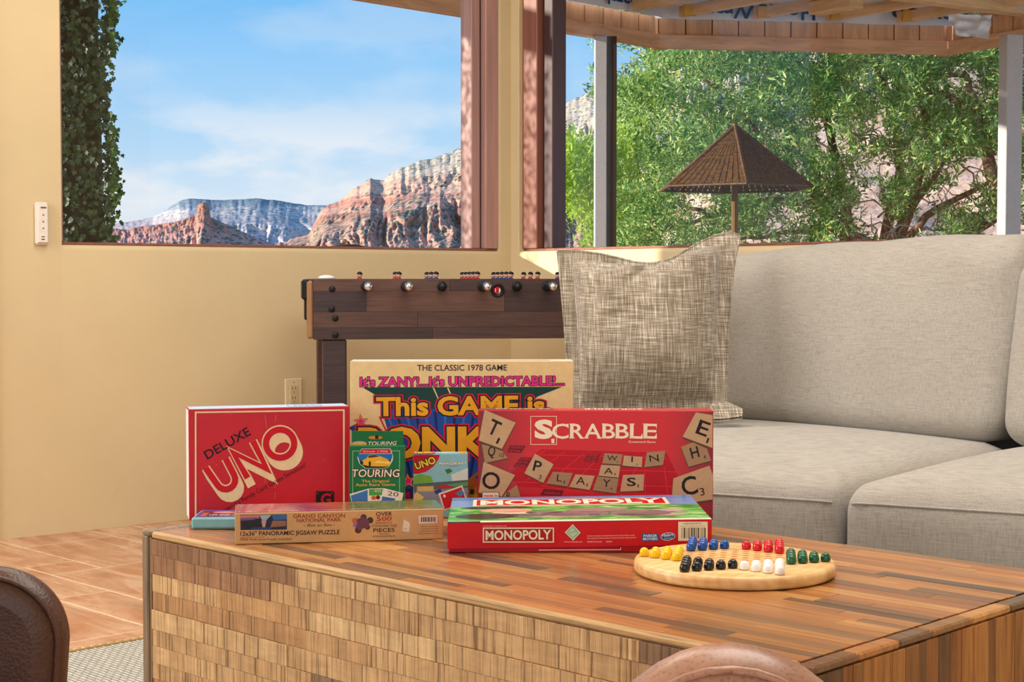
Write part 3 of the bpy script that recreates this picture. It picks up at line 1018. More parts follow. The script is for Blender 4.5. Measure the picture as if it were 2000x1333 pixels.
def tile(pts, ch, num, cen, ang, hgt, npos, lay=2.0, wid=None, shade=TAN, edge=8, nh=None):
    p.poly(Q(*[(x - edge * 0.2, y + edge) for x, y in pts]), TANS, lay)
    p.poly(Q(*pts), shade, lay + 0.4)
    for k in range(3):                             # grain lines
        f = 0.25 + 0.25 * k
        a = [pts[0][j] * (1 - f) + pts[3][j] * f for j in (0, 1)]; b = [pts[1][j] * (1 - f) + pts[2][j] * f for j in (0, 1)]
        p.stroke(Q(a, ((a[0] + b[0]) / 2, (a[1] + b[1]) / 2 + 5), b), 0.5, tuple(int(x * 0.9) for x in shade), lay + 0.5)
    wid = wid or hgt * 0.72
    ca, sa = math.cos(math.radians(ang)), math.sin(math.radians(ang))
    def put_(ch_, c_, h_, w_, bo):
        # c_ centre in zoom px, h_ cap height, text rotated clockwise by ang
        bl = (c_[0] - ca * w_ / 2 - sa * h_ / 2, c_[1] - sa * w_ / 2 + ca * h_ / 2)
        br = (bl[0] + ca * w_, bl[1] + sa * w_)
        p.text(ch_, (zx(bl[0]), zy(bl[1])), (zx(br[0]), zy(br[1])), h_ / 4.0816, INK, lay + 0.8, bold=bo)
    if ch: put_(ch, cen, hgt, wid, 0.012 if hgt > 60 else 0.0)
    if num:
        nh = nh or hgt * 0.42
        put_(num, npos, nh, nh * (0.35 if num == '1' else 0.6 if len(num) < 2 else 1.1), 0.0)
tile([(85, 360), (230, 395), (295, 470), (110, 510)], 'Q', '10', (165, 415), 12, 78, (245, 448), 2.0, shade=TAND)
tile([(108, 85), (356, 188), (246, 397), (62, 330)], 'T', '1', (185, 228), 25, 118, (215, 333), 3.0, edge=14)
tile([(365, 685), (395, 778), (255, 778), (280, 745)], 'R', '', (300, 770), 10, 50, None, 2.0, shade=TAND)
tile([(100, 500), (352, 606), (245, 778), (60, 745)], 'O', '', (160, 650), 12, 130, None, 3.0, wid=138, edge=14)
tile([(510, 435), (658, 520), (575, 668), (425, 592)], 'P', '3', (530, 535), 14, 82, (550, 622), 2.0)
tile([(652, 580), (812, 590), (770, 697), (602, 672)], 'L', '1', (705, 628), 6, 56, (743, 662), 2.0, shade=TAND, nh=22)
tile([(832, 600), (986, 611), (946, 725), (782, 700)], 'A', '1', (875, 650), 6, 60, (926, 685), 2.0, wid=70, nh=22)
tile([(1008, 612), (1176, 632), (1156, 752), (970, 727)], 'Y', '4', (1080, 670), 6, 60, (1118, 714), 2.0, wid=62, nh=24, shade=TAND)
tile([(1038, 524), (1190, 532), (1176, 626), (1016, 610)], 'A', '1', (1096, 573), 3, 48, (1148, 598), 2.6, wid=72, nh=18)
tile([(1064, 430), (1206, 440), (1196, 522), (1046, 512)], 'W', '4', (1125, 470), 4, 40, (1166, 500), 3.2, wid=82, nh=16, shade=TAND)
tile([(1220, 450), (1366, 461), (1362, 542), (1206, 530)], 'I', '1', (1284, 480), 3, 44, (1322, 520), 2.0, wid=12, nh=15)
tile([(1400, 425), (1550, 410), (1530, 525), (1382, 542)], 'N', '1', (1458, 470), -6, 50, (1496, 490), 2.0, wid=72, nh=17, shade=TAND)
tile([(1212, 605), (1380, 600), (1374, 730), (1188, 738)], 'S', '1', (1278, 660), 0, 64, (1332, 692), 2.0, wid=68, nh=24)
tile([(1672, 380), (1770, 345), (1880, 395), (1914, 490), (1735, 540)], 'H', '4', (1782, 425), -14, 86, (1862, 462), 2.0, nh=32, shade=TAND)
tile([(1792, 106), (1926, 128), (1924, 390), (1686, 300)], 'E', '1', (1850, 232), 20, 112, (1886, 330), 3.0, wid=88, nh=42, edge=12)
tile([(1612, 632), (1900, 530), (1926, 600), (1924, 800), (1720, 830), (1600, 780)], 'C', '3', (1740, 690), -10, 140, (1842, 738), 3.0, wid=120, nh=60, edge=14)
p.rect(zx(90), zy(742), zx(222), zy(800), (232, 216, 200), 6)
p.stroke(Q((90, 742), (222, 742), (222, 800), (90, 800)), 1.0, INK, 6.2, close=True)
p.text('made in', (zx(102), zy(778)), (zx(210), zy(778)), 4.6, (190, 20, 40), 6.2, bold=0.02)
p.finish()
p = c3.top(); p.begin('top_print')
p.rect(0.002, 0.002, c3.W - 0.002, c3.d - 0.002, (204, 22, 34), 0, uv=True, rough=0.25)
p.rect(0.006, 0.004, 0.13, 0.036, (110, 70, 60), 1, uv=True)
for i, q in enumerate((0.03, 0.055, 0.08, 0.105)):
    p.rect(q, 0.010, q + 0.019, 0.030, (176, 140, 108), 2, uv=True)
    p.text('OHWA'[i], (q + 0.004, 0.014), (q + 0.015, 0.014), 0.011, INK, 3, uv=True)
p.text('SCRABBLE', (0.285, 0.031), (0.185, 0.031), 0.018, (244, 220, 200), 1, bold=0.02, uv=True)
p.finish()

# ---------------------------------------------------------------- flat red property game box
fl = on_z(874, 1080.5, TZ)
fr = V3((at_y(1390, 1060, fl.y + 0.004).x, fl.y + 0.004, TZ))
c4 = Carton('property_game_box', 'flat red board game box with white framed title and green picture lid', 'game box', fl, fr, 0.046, 0.272, body=None)
mb = MB()
mb.box((c4.W / 2, c4.d / 2, 0.0165), (c4.W - 0.004, c4.d - 0.004, 0.033), None, 0.001)
mk('base_tray', mb, plain((176, 10, 26), 0.35), c4.root, local=True)
mb = MB()
lift = 0.0055                                     # the lid sits slightly proud at the right
W4, D4 = c4.W, c4.d
lo_l, lo_r, hi_l, hi_r = 0.006, 0.012, 0.0455, 0.0505
mb.add([(0, 0, lo_l), (W4, 0, lo_r), (W4, D4, lo_r), (0, D4, lo_l), (0, 0, hi_l), (W4, 0, hi_r), (W4, D4, hi_r), (0, D4, hi_l)],
       [(0, 3, 2, 1), (4, 5, 6, 7), (0, 1, 5, 4), (1, 2, 6, 5), (2, 3, 7, 6), (3, 0, 4, 7)])
mk('lid', mb, plain((206, 14, 28), 0.32), c4.root, local=True)
p = c4.front(0.0005)
RED4 = (214, 14, 30)
p.begin('title_lettering')
p.rect(943, 1031, 1082, 1060.5, WHT, 1)
p.rect(945.5, 1033.5, 1079.5, 1058, (176, 20, 34), 1.4)
p.text('MONOPOLY', (949, 1055), (1075.5, 1053.5), 17.5, (246, 230, 196), 2.2, bold=0.03, outline=[(0.055, (70, 14, 24), 1.8)])
p.begin('small_print')
p.text('THE PROPERTY TRADING GAME', (943, 1029.6), (990, 1029.2), 2.4, (240, 190, 180), 1)
p.text('www.monopoly.com', (1101, 1060), (1137, 1060), 2.8, (248, 224, 214), 1)
for i, w in enumerate(('Includes everything you need: gameboard, tokens, houses, hotels and cards.', 'Game equipment remains property. Contains small parts, adult supervision.')):
    p.text(w, (1147, 1048.5 + i * 4.6), (1240 + i * 3, 1047.0 + i * 4.6), 2.6, (248, 214, 206), 1)
p.text('MADE IN U.S.A.', (1147, 1060.2), (1176, 1060), 2.8, (248, 224, 214), 1)
p.text('00009', (1184, 1060), (1195, 1060), 2.8, (248, 214, 206), 1)
p.stroke([(1052, 1074.8), (1212, 1074.2), (1212.5, 1070)], 1.3, (240, 226, 214), 1)
p.begin('diamond_print')
p.poly([(1118.5, 1024.5), (1134, 1041), (1119.5, 1056.5), (1103, 1040.5)], (236, 232, 214), 1)
p.poly([(1118.5, 1026.5), (1132, 1041), (1119.5, 1054.5), (1105, 1040.5)], (150, 206, 170), 1.4)
p.poly([(1118.5, 1031.5), (1127.5, 1041), (1119, 1049.5), (1109.5, 1040.5)], (186, 222, 196), 1.6)
p.text('Monopoly', (1112.5, 1043), (1125.5, 1038), 2.6, (200, 30, 40), 2)
p.begin('maker_marks')
p.rect(1254, 1043, 1286, 1057, (22, 96, 170), 1)
p.text('PARKER', (1257, 1049.4), (1283, 1049.2), 4.6, (226, 238, 246), 1.5, bold=0.02)
p.text('BROTHERS', (1256, 1055.6), (1284, 1055.2), 4.6, (226, 238, 246), 1.5, bold=0.02)
p.ellipse(1304.5, 1048.5, 14.2, 7.8, (226, 236, 244), 1, rot=-0.1)
p.ellipse(1304.5, 1048.5, 13.2, 6.8, (22, 78, 150), 1.4, rot=-0.1)
p.text('Hasbro', (1294, 1049.2), (1315, 1047.2), 6.0, (236, 242, 248), 1.8, bold=0.01)
p.text('Gaming', (1297, 1054), (1313, 1052.6), 3.4, (190, 216, 236), 1.8)
p.begin('barcode_label')
p.rect(1324.5, 1019.5, 1382, 1057, (240, 226, 196), 1)
p.text('17509-MONOPOLY', (1334, 1025.5), (1371, 1024.5), 3.2, INK, 1.5)
p.stroke([(1328, 1028.5), (1378, 1027.8)], 0.5, INK, 1.5)
rb = random.Random(3)
x = 1331.0
while x < 1376:
    w = rb.choice((0.8, 0.8, 1.4, 2.2))
    p.rect(x, 1031, x + w, 1052, INK, 1.5); x += w + rb.choice((0.9, 1.4, 2.0))
p.finish()
# lid picture: a park scene under a red title band
Ut = V3((W4, 0, hi_r - hi_l)).normalized()
Rz = Matrix.Rotation(math.atan2(c4.U.y, c4.U.x), 3, 'Z')
Ut = Rz @ Ut
Nt = Ut.cross(c4.B).normalized()
p = Print(c4.FL + Z * hi_l, Ut, c4.B, Nt, c4.root)
def mat_park():
    t = NT('park_picture_print')
    v = t.coord('Object', scale=(22, 46, 1))
    n = t.noise(v, 1.0, 5.0, 0.6, 0.6)
    t.bs(Base_Color=t.ramp(n, [(0.3, rgb(20, 92, 40)), (0.45, rgb(44, 150, 62)), (0.58, rgb(126, 190, 96)), (0.72, rgb(206, 222, 176))]), Roughness=0.22)
    return t.mat
p.begin('lid_picture')
p.rect(0.0, 0.0, W4, D4, mat_park(), 0, uv=True)
p.rect(0.0, D4 * 0.86, W4, D4, (92, 124, 178), 0.6, uv=True, rough=0.22)
p.rect(0.0, D4 * 0.60, 0.036, D4 * 0.9, (118, 144, 190), 0.5, uv=True, rough=0.22)
p.rect(W4 - 0.045, D4 * 0.60, W4, D4 * 0.9, (104, 134, 186), 0.5, uv=True, rough=0.22)
p.rect(0.0, 0.0, W4, 0.017, (214, 226, 200), 0.6, uv=True, rough=0.22)
p.rect(0.0, 0.0, 0.05, 0.012, (26, 40, 38), 0.8, uv=True, rough=0.22)
MAU, MAL, DRK = (132, 108, 112), (186, 160, 160), (52, 52, 50)
for (cx, cy, rx, ry, c_) in ((0.20, 0.075, 0.055, 0.028, MAU), (0.17, 0.060, 0.075, 0.018, MAL), (0.15, 0.095, 0.03, 0.016, MAU), (0.30, 0.075, 0.05, 0.032, MAU), (0.315, 0.060, 0.062, 0.016, MAL), (0.235, 0.115, 0.05, 0.02, (150, 126, 120)), (0.345, 0.10, 0.03, 0.014, MAL),
                            (0.09, 0.12, 0.042, 0.022, (214, 160, 132)), (0.105, 0.094, 0.038, 0.013, (226, 196, 170)), (0.075, 0.15, 0.06, 0.012, DRK), (0.06, 0.062, 0.05, 0.028, DRK), (0.12, 0.062, 0.035, 0.014, DRK)):
    p.ellipse(cx, cy, rx, ry, c_, 0.9, 22, uv=True, rough=0.22)
p.begin('lid_title')
p.rect(0.036, D4 * 0.62, W4 - 0.045, D4 * 0.90, WHT, 1.2, uv=True, rough=0.22)
p.rect(0.042, D4 * 0.645, W4 - 0.051, D4 * 0.885, (190, 20, 34), 1.6, uv=True, rough=0.22)
p.text('MONOPOLY', (0.05, D4 * 0.675), (W4 - 0.058, D4 * 0.675), D4 * 0.175, (246, 232, 210), 2.2, bold=0.035, uv=True, rough=0.22)
p.finish()

# ---------------------------------------------------------------- long kraft jigsaw box
fl = on_z(459, 1064.5, TZ); fr = on_z(866, 1053.5, TZ)
c5 = Carton('jigsaw_box', 'long kraft brown jigsaw puzzle box wrapped in clear plastic', 'game box', fl, fr, 0.0495, 0.098, body=(206, 160, 104))
p = c5.front()
KR, KD, KB = (214, 168, 112), (44, 26, 22), (156, 46, 20)
j0, j1 = (lambda x: 440 + x / 4.545), (lambda y: 960 + y / 4.545)
p.begin('front_print')
p.rect(0.0015, 0.001, c5.W - 0.001, c5.h - 0.0015, KR, 0, uv=True, rough=0.4)
p.begin('canyon_picture')
def J(*pts): return [(j0(x), j1(y)) for x, y in pts]
p.poly(J((133, 210), (547, 205), (547, 340), (135, 345)), (44, 42, 66), 1)
p.poly(J((135, 213), (300, 211), (300, 240), (135, 255)), (206, 118, 126), 1.3)
p.poly(J((135, 240), (290, 232), (250, 255), (136, 262)), (120, 88, 130), 1.5)
p.poly(J((300, 212), (410, 210), (360, 262), (330, 262)), (168, 176, 206), 1.3)
p.poly(J((410, 210), (545, 208), (545, 250), (430, 258)), (54, 104, 176), 1.3)
p.poly(J((320, 262), (365, 262), (352, 325), (332, 325)), (196, 160, 140), 1.5)
p.poly(J((420, 262), (540, 262), (540, 310), (400, 320)), (150, 108, 84), 1.3)
p.poly(J((150, 262), (310, 255), (320, 325), (170, 335)), (36, 34, 46), 1.6)
p.poly(J((240, 320), (420, 318), (400, 342), (220, 343)), (46, 66, 132), 1.8)
p.begin('title_lettering')
p.text('GRAND CANYON', (j0(602), j1(238)), (j0(1062), j1(232)), 7.4, KB, 1, bold=0.014)
p.text('NATIONAL PARK', (j0(634), j1(276)), (j0(1028), j1(268)), 6.8, KB, 1, bold=0.014)
p.text('- Rim to Rim -', (j0(700), j1(316)), (j0(972), j1(310)), 5.6, KD, 1, shear=0.4)
p.text('12x36" PANORAMIC JIGSAW PUZZLE', (j0(135), j1(396)), (j0(1015), j1(380)), 8.0, KD, 1, bold=0.016)
p.text('MADE WITH RECYCLED BOARD', (j0(135), j1(416)), (j0(345), j1(412)), 1.9, KD, 1)
p.text('FREE Reference Poster Included', (j0(135), j1(438)), (j0(588), j1(432)), 4.0, KB, 1, bold=0.01)
p.text('OVER', (j0(1338), j1(220)), (j0(1480), j1(217)), 7.4, KD, 1, bold=0.012)
p.text('500', (j0(1345), j1(264)), (j0(1476), j1(260)), 8.0, (186, 60, 36), 1, bold=0.02)
p.text('RANDOM CUT', (j0(1335), j1(290)), (j0(1482), j1(288)), 3.6, KD, 1)
p.text('STANDARD SIZE', (j0(1298), j1(320)), (j0(1522), j1(316)), 4.6, KD, 1)
p.text('PIECES', (j0(1315), j1(363)), (j0(1502), j1(360)), 7.2, KD, 1, bold=0.012)
p.text('WITH FULLY', (j0(1357), j1(385)), (j0(1460), j1(384)), 2.4, KD, 1)
p.text('INTERLOCKING PIECES', (j0(1310), j1(408)), (j0(1510), j1(405)), 3.0, KD, 1)
p.begin('piece_print')
pcx, pcy = 1215, 290
p.poly(J((1165, 250), (1200, 238), (1225, 225), (1262, 250), (1280, 262), (1272, 320), (1225, 330), (1190, 352), (1160, 318), (1170, 285)), (112, 66, 84), 1.2)
for (x, y, r_, c_) in ((1228, 232, 28, (84, 54, 84)), (1286, 258, 28, (66, 50, 56)), (1262, 318, 24, (96, 54, 50)), (1180, 345, 30, (84, 46, 42)), (1150, 262, 26, (196, 108, 70)), (1152, 302, 20, (150, 110, 180))):
    p.ellipse(j0(x), j1(y), r_ / 4.545, r_ / 4.545, c_, 1.0, 14)
p.begin('barcode_label')
p.poly(J((1715, 220), (1880, 212), (1880, 282), (1718, 290)), (240, 226, 206), 1)
x = 1738
while x < 1866:
    w = rb.choice((3, 3, 6, 9))
    p.poly(J((x, 228), (x + w, 228), (x + w, 272), (x, 272)), (50, 40, 44), 1.5); x += w + rb.choice((4, 6, 8))
p.poly(J((1582, 250), (1640, 282), (1630, 362), (1572, 355)), (236, 226, 206), 1)
p.text('Rim', (j0(1588), j1(338)), (j0(1612), j1(340)), 2.4, (120, 110, 100), 1.5)
for i, w in enumerate(('Printed on recycled paper', 'and packed by hand. All rights', 'reserved by the artist.', 'Warning: choking hazard, small parts')):
    p.text(w, (j0(1735 if i < 3 else 1715), j1(318 + i * 21)), (j0(1890), j1(314 + i * 21)), 2.2, (120, 70, 52), 1)
p.finish()
def mat_canyon_top():
    t = NT('canyon_sunset_print')
    sp = t.n('SeparateXYZ', {0: t.coord('Object')})
    n = t.noise(t.coord('Object', scale=(10, 44, 1)), 1.0, 6.0, 0.65, 0.8)
    f = t.math('ADD', t.math('MULTIPLY', sp.outputs[0], 2.2), t.math('MULTIPLY', n, 0.5))
    t.bs(Base_Color=t.ramp(f, [(0.22, rgb(150, 96, 124)), (0.36, rgb(196, 108, 116)), (0.50, rgb(112, 70, 108)), (0.62, rgb(178, 108, 66)), (0.72, rgb(70, 96, 60)), (0.84, rgb(132, 122, 66)), (1.0, rgb(72, 92, 64))]),
         Roughness=0.16)
    t.b.inputs['Coat Weight'].default_value = 0.6
    t.b.inputs['Coat Roughness'].default_value = 0.06
    t.bump(t.noise(t.coord('Object', scale=(20, 60, 1)), 1.0, 3.0), 0.25, 0.003)
    return t.mat
p = c5.top(); p.begin('top_picture')
p.rect(0.001, 0.001, c5.W - 0.001, c5.d - 0.001, mat_canyon_top(), 0, uv=True)
p.finish()
def mat_film():
    t = NT('clear_shrink_film')
    tr = t.n('BsdfTransparent', {0: (0.97, 0.98, 0.99, 1)})
    gl = t.n('BsdfGlossy', {'Color': (1, 1, 1, 1), 'Roughness': 0.12})
    lw = t.n('LayerWeight', {'Blend': 0.5})
    fr_ = t.n('Math', {0: lw.outputs['Facing'], 1: 4.0}, operation='POWER')
    bp = t.n('Bump', {'Height': t.noise(t.coord('Object', scale=(30, 30, 80)), 1.0, 3.0), 'Strength': 0.6, 'Distance': 0.004})
    t.t.links.new(bp.outputs[0], gl.inputs['Normal'])
    mx = t.n('MixShader', {0: t.math('ADD', t.math('MULTIPLY', fr_.outputs[0], 0.3), 0.004), 1: tr, 2: gl})
    t.t.links.new(mx.outputs[0], t.out.inputs[0]); t.t.nodes.remove(t.b)
    return t.mat
m_film = mat_film()
mb = MB()
def film(u, v):
    # a film tube round the box, puckered at the left end
    a = 2 * math.pi * v
    x = -0.006 + u * (c5.W + 0.010)
    pk = 1.0
    cy, cz = c5.d / 2, c5.h / 2
    s4 = 1.0 / max(abs(math.cos(a)), abs(math.sin(a)))
    yy = cy + (c5.d / 2 + 0.0013) * max(-1, min(1, math.cos(a) * s4))
    zz = cz + (c5.h / 2 + 0.0012) * max(-1, min(1, math.sin(a) * s4))
    zz = max(zz, 0.0002)
    if u < 0.02: yy, zz = cy + (yy - cy) * 0.93, cz + (zz - cz) * 0.93
    return V3((x, yy, zz))
mb.grid(film, 30, 32)
mk('plastic_wrap', mb, m_film, c5.root, True, local=True)

# ---------------------------------------------------------------- green auto race card box
yb = 2.66
fl = at_y(681, 900, yb + 0.004); fr = at_y(789, 900, yb)
BH = CAM_Z - TZ - (873 - HORIZON) / F_PX * yb
c6 = Carton('race_card_box', 'green card game box with hang tab and yellow car badge', 'card box', fl, fr, BH, 0.022, body=(14, 106, 56))
mb = MB()
tabh = (873 - 846) / F_PX * yb
mb.box((c6.W / 2 - 0.0005, c6.d - 0.001, BH + tabh / 2), (c6.W - 0.006, 0.0012, tabh + 0.001), None, 0.0003)
mk('hang_tab', mb, plain((14, 106, 56), 0.35), c6.root, local=True)
p = c6.front()
t0_ = lambda x: 660 + x / 7.143
t1_ = lambda y: 830 + y / 7.143
def T(*pts): return [(t0_(x), t1_(y)) for x, y in pts]
GR6, LG = (16, 112, 60), (176, 206, 176)
p.begin('front_print')
p.rect(0.0008, 0.0008, c6.W - 0.0008, c6.h - 0.0006, GR6, 0, uv=True, rough=0.35)
p.stroke(T((330, 368), (208, 368), (208, 1060), (860, 1060), (860, 365), (730, 365)), 0.9, LG, 0.6)
p.begin('car_badge')
p.poly(T((330, 335), (735, 332), (772, 440), (765, 500), (715, 585), (640, 612), (385, 612), (300, 545), (270, 460)), (212, 224, 224), 1)
p.poly(T((338, 340), (728, 338), (745, 398), (295, 402)), (198, 28, 44), 1.4)
p.text('Since 1906', (t0_(352), t1_(384)), (t0_(700), t1_(382)), 3.4, (230, 190, 196), 1.8, bold=0.01)
p.poly(T((286, 408), (758, 405), (762, 455), (742, 490), (300, 505), (280, 450)), (36, 110, 180), 1.3)
p.poly(T((300, 500), (745, 488), (712, 580), (635, 606), (390, 606), (310, 545)), (26, 34, 40), 1.3)
p.poly(T((322, 512), (400, 468), (430, 425), (520, 415), (590, 440), (690, 480), (732, 520), (722, 572), (640, 585), (460, 580), (345, 560)), (232, 176, 36), 1.7)
p.poly(T((432, 430), (520, 418), (585, 442), (490, 458), (420, 462)), (60, 62, 74), 2)
p.poly(T((560, 500), (720, 520), (715, 545), (500, 530)), (246, 212, 110), 2)
p.ellipse(t0_(445), t1_(545), 2.2, 5.4, (30, 26, 26), 2.1, 14)
p.ellipse(t0_(338), t1_(535), 2.2, 4.4, (60, 40, 20), 2.1, 14)
p.begin('title_lettering')
p.text('TOURING', (t0_(200), t1_(728)), (t0_(862), t1_(728)), 14.2, (240, 222, 204), 2.6, bold=0.014, shear=0.12, outline=[(0.075, (70, 32, 28), 2.0)])
p.text('The Original', (t0_(335), t1_(806)), (t0_(715), t1_(802)), 5.0, (222, 170, 60), 1, bold=0.014)
p.text('Auto Race Game', (t0_(248), t1_(858)), (t0_(800), t1_(852)), 5.2, (222, 170, 60), 1, bold=0.014)
p.begin('card_prints')
p.poly(T((165, 968), (425, 892), (425, 1080), (190, 1080)), (226, 226, 216), 1)
p.poly(T((180, 990), (415, 910), (415, 1080), (200, 1080)), (62, 116, 186), 1.3)
p.poly(T((425, 892), (635, 885), (620, 1080), (425, 1080)), (226, 226, 210), 1.2)
p.poly(T((435, 900), (625, 896), (612, 985), (435, 990)), (70, 160, 70), 1.5)
p.text('40', (t0_(500), t1_(945)), (t0_(600), t1_(942)), 5.4, (232, 200, 190), 1.8)
p.ellipse(t0_(500), t1_(1020), 5, 4, (206, 96, 40), 1.8, 12); p.ellipse(t0_(560), t1_(1015), 4, 4, (90, 34, 26), 1.9, 12)
p.poly(T((640, 885), (915, 955), (890, 1080), (610, 1080)), (232, 222, 206), 1.4)
p.poly(T((620, 1000), (800, 1030), (790, 1080), (605, 1080)), (60, 110, 190), 1.8)
p.text('20', (t0_(690), t1_(985)), (t0_(840), t1_(1008)), 8.4, (70, 56, 60), 1.8)
p.finish()
p = Print(c6.FL + c6.B * (c6.d - 0.0017) + Z * BH, c6.U, Z, -c6.B, c6.root)
p.begin('tab_print')
p.ellipse(t0_(525), t1_(180), 14, 3.4, (196, 130, 40), 0.6, 20, rough=0.4)
p.rect(t0_(520), t1_(150), t0_(565), t1_(200), INK, 0.9)
p.text('TOURING', (t0_(425), t1_(288)), (t0_(825), t1_(280)), 6.8, (236, 220, 204), 1.4, bold=0.02, shear=0.3, outline=[(0.07, (60, 30, 28), 1.0)])
p.ellipse(t0_(300), t1_(265), 15, 5, (214, 160, 150), 0.6, 18)
p.ellipse(t0_(310), t1_(275), 12, 3, (226, 176, 60), 0.9, 18)
p.finish()

# ---------------------------------------------------------------- sky blue card game box
yb = 2.715
fl = at_y(807, 920, yb); fr = at_y(914, 920, yb + 0.003)
BH = CAM_Z - TZ - (888 - HORIZON) / F_PX * yb
c7 = Carton('kart_card_box', 'small sky blue card game box with a red corner and tilted logo', 'card box', fl, fr, BH, 0.030, body=(132, 190, 206))
p = c7.front()
SKY = (142, 198, 212)
p.begin('front_print')
p.rect(0.0008, 0.0008, c7.W - 0.0008, c7.h - 0.0008, SKY, 0, uv=True, rough=0.3)
p.poly(T((1580, 700), (1815, 600), (1815, 800), (1600, 840)), (216, 228, 220), 0.6)
p.poly(T((1060, 720), (1150, 690), (1300, 720), (1330, 800), (1060, 850)), (120, 176, 60), 0.7)
p.poly(T((1060, 830), (1420, 800), (1815, 770), (1815, 900), (1500, 905), (1060, 940)), (78, 104, 110), 0.8)
p.poly(T((1480, 840), (1815, 800), (1815, 850), (1540, 870)), (92, 160, 90), 1.0)
p.poly(T((1060, 940), (1330, 905), (1480, 900), (1815, 880), (1815, 1100), (1060, 1100)), (136, 140, 158), 0.9)
p.poly(T((1380, 855), (1500, 835), (1600, 860), (1600, 885), (1390, 890)), (196, 40, 44), 1.2)
p.poly(T((1340, 930), (1430, 890), (1450, 935), (1370, 975)), (34, 66, 130), 1.2)
p.poly(T((1490, 630), (1560, 610), (1600, 650), (1530, 690)), (70, 120, 70), 1.2)
p.poly(T((1100, 860), (1340, 855), (1335, 935), (1100, 938)), (226, 150, 40), 1.4)
p.poly(T((1115, 870), (1325, 866), (1322, 925), (1115, 928)), (206, 190, 130), 1.6)
p.poly(T((1060, 980), (1100, 940), (1200, 1010), (1150, 1080), (1060, 1080)), (232, 196, 120), 1.3)
p.begin('title_lettering')
p.poly([(807.3, 889.5), (859, 888.8), (857, 897), (846, 912), (832, 922), (816, 926), (807.3, 926)], (206, 22, 44), 1.5)
p.text('UNO', (813.5, 917.5), (851.5, 904.5), 13, (246, 226, 60), 2.6, bold=0.03, outline=[(0.10, (30, 26, 26), 2.0)])
p.text('MARIOKART', (858, 908.5), (911.5, 907.5), 4.6, (240, 238, 226), 2.2, bold=0.03, outline=[(0.07, (110, 70, 60), 1.9)])
p.text('CARD GAME', (878, 912.5), (893, 912), 1.8, (60, 100, 160), 1.4)
p.begin('card_print')
p.poly(T((1400, 960), (1735, 845), (1815, 1080), (1480, 1200)), (240, 226, 220), 2.6)
p.poly(T((1430, 975), (1722, 872), (1795, 1080), (1490, 1180)), (200, 26, 38), 3)
p.poly(T((1640, 960), (1720, 900), (1770, 960), (1700, 1010)), (90, 130, 176), 3.3)
p.text('1', (t0_(1482), t1_(1015)), (t0_(1500), t1_(1010)), 5.0, (244, 230, 226), 3.4, bold=0.03)
p.finish()
p = c7.top(); p.begin('top_print')
p.rect(0.0008, 0.0008, c7.W - 0.0008, c7.d - 0.0008, (150, 204, 216), 0, uv=True, rough=0.3)
p.ellipse(0.018, 0.010, 0.022, 0.017, (206, 22, 44), 0.6, uv=True)
p.text('UNO', (0.004, 0.005), (0.034, 0.010), 0.016, (246, 230, 90), 1.4, bold=0.03, uv=True, outline=[(0.08, (40, 30, 30), 1.0)])
p.text('MARIOKART', (0.044, 0.015), (0.078, 0.015), 0.007, (232, 240, 240), 1, bold=0.03, uv=True)
p.rect(c7.W - 0.016, 0.008, c7.W - 0.004, 0.026, (232, 176, 40), 1, uv=True)
p.finish()

# ---------------------------------------------------------------- pale blue deck case
fl = on_z(373.5, 1035, TZ)
fr = fl + V3((0.999, 0.02, 0)) * 0.088
c8 = Carton('card_deck_case', 'thin pale teal card deck case lying flat with a purple picture top', 'card box', fl, fr, 0.0200, 0.088, body=(128, 182, 190), bev=0.003, rough=0.3)
p = c8.top(); p.begin('top_picture')
p.rect(0.005, 0.006, 0.083, 0.082, (86, 78, 150), 0, uv=True, rough=0.25)
p.rect(0.012, 0.012, 0.074, 0.068, (110, 52, 66), 0.6, uv=True, rough=0.25)
p.ellipse(0.045, 0.056, 0.018, 0.01, (216, 150, 150), 0.9, uv=True, rough=0.25)
p.rect(0.012, 0.012, 0.022, 0.05, (190, 104, 62), 0.9, uv=True, rough=0.25); p.rect(0.064, 0.012, 0.074, 0.05, (176, 92, 60), 0.9, uv=True, rough=0.25)
p.text('UPS AND', (0.026, 0.020), (0.060, 0.020), 0.013, (232, 214, 226), 1.2, bold=0.02, uv=True, rough=0.25)
p.finish()
p = c8.front(); p.begin('case_seam')
p.rect(0.003, 0.0035, c8.W - 0.003, 0.0042, (92, 146, 156), 0.4, uv=True)
p.finish()

# ================================================================== PEG BOARD
BR, BT, DX = 0.1425, 0.0185, 0.0160
SS = DX / 0.866025
bc = on_z(1434, 1093, TZ + BT)
bc = V3((0.3165, 2.212, TZ))
rot_b = math.radians(-9.5)
board = thing('star_peg_board', 'round pale pine star checkers board with rows of drilled holes', 'game board', bc, rot_b)
def mat_pine():
    t = NT('pale_pine')
    v = t.coord('Object', scale=(6, 26, 26), rot=(0, 0, 0.5))
    n = t.noise(v, 1.0, 4.0, 0.55, 1.6)
    w = t.n('TexWave', {'Vector': t.coord('Object', rot=(0.3, 0.2, 0.5)), 'Scale': 20.0, 'Distortion': 5.0, 'Detail': 2.0, 'Detail Scale': 1.2}).outputs[1]
    c = t.mix(0.18, t.ramp(n, [(0.3, rgb(206, 150, 84)), (0.7, rgb(240, 204, 146))]), t.ramp(w, [(0.2, rgb(200, 142, 80)), (0.6, rgb(238, 200, 142))]))
    t.bs(Base_Color=c, Roughness=0.38)
    return t.mat
m_pine = mat_pine()
mb = MB()
mb.lathe([(BR - 0.006, 0.0), (BR - 0.0015, 0.0015), (BR, 0.005), (BR, 0.0125), (BR - 0.002, 0.0168), (BR - 0.006, BT)], 96)
bd = mk('board_disc', mb, m_pine, board, local=True)
smooth_by_angle(bd, 50)
holes = {}
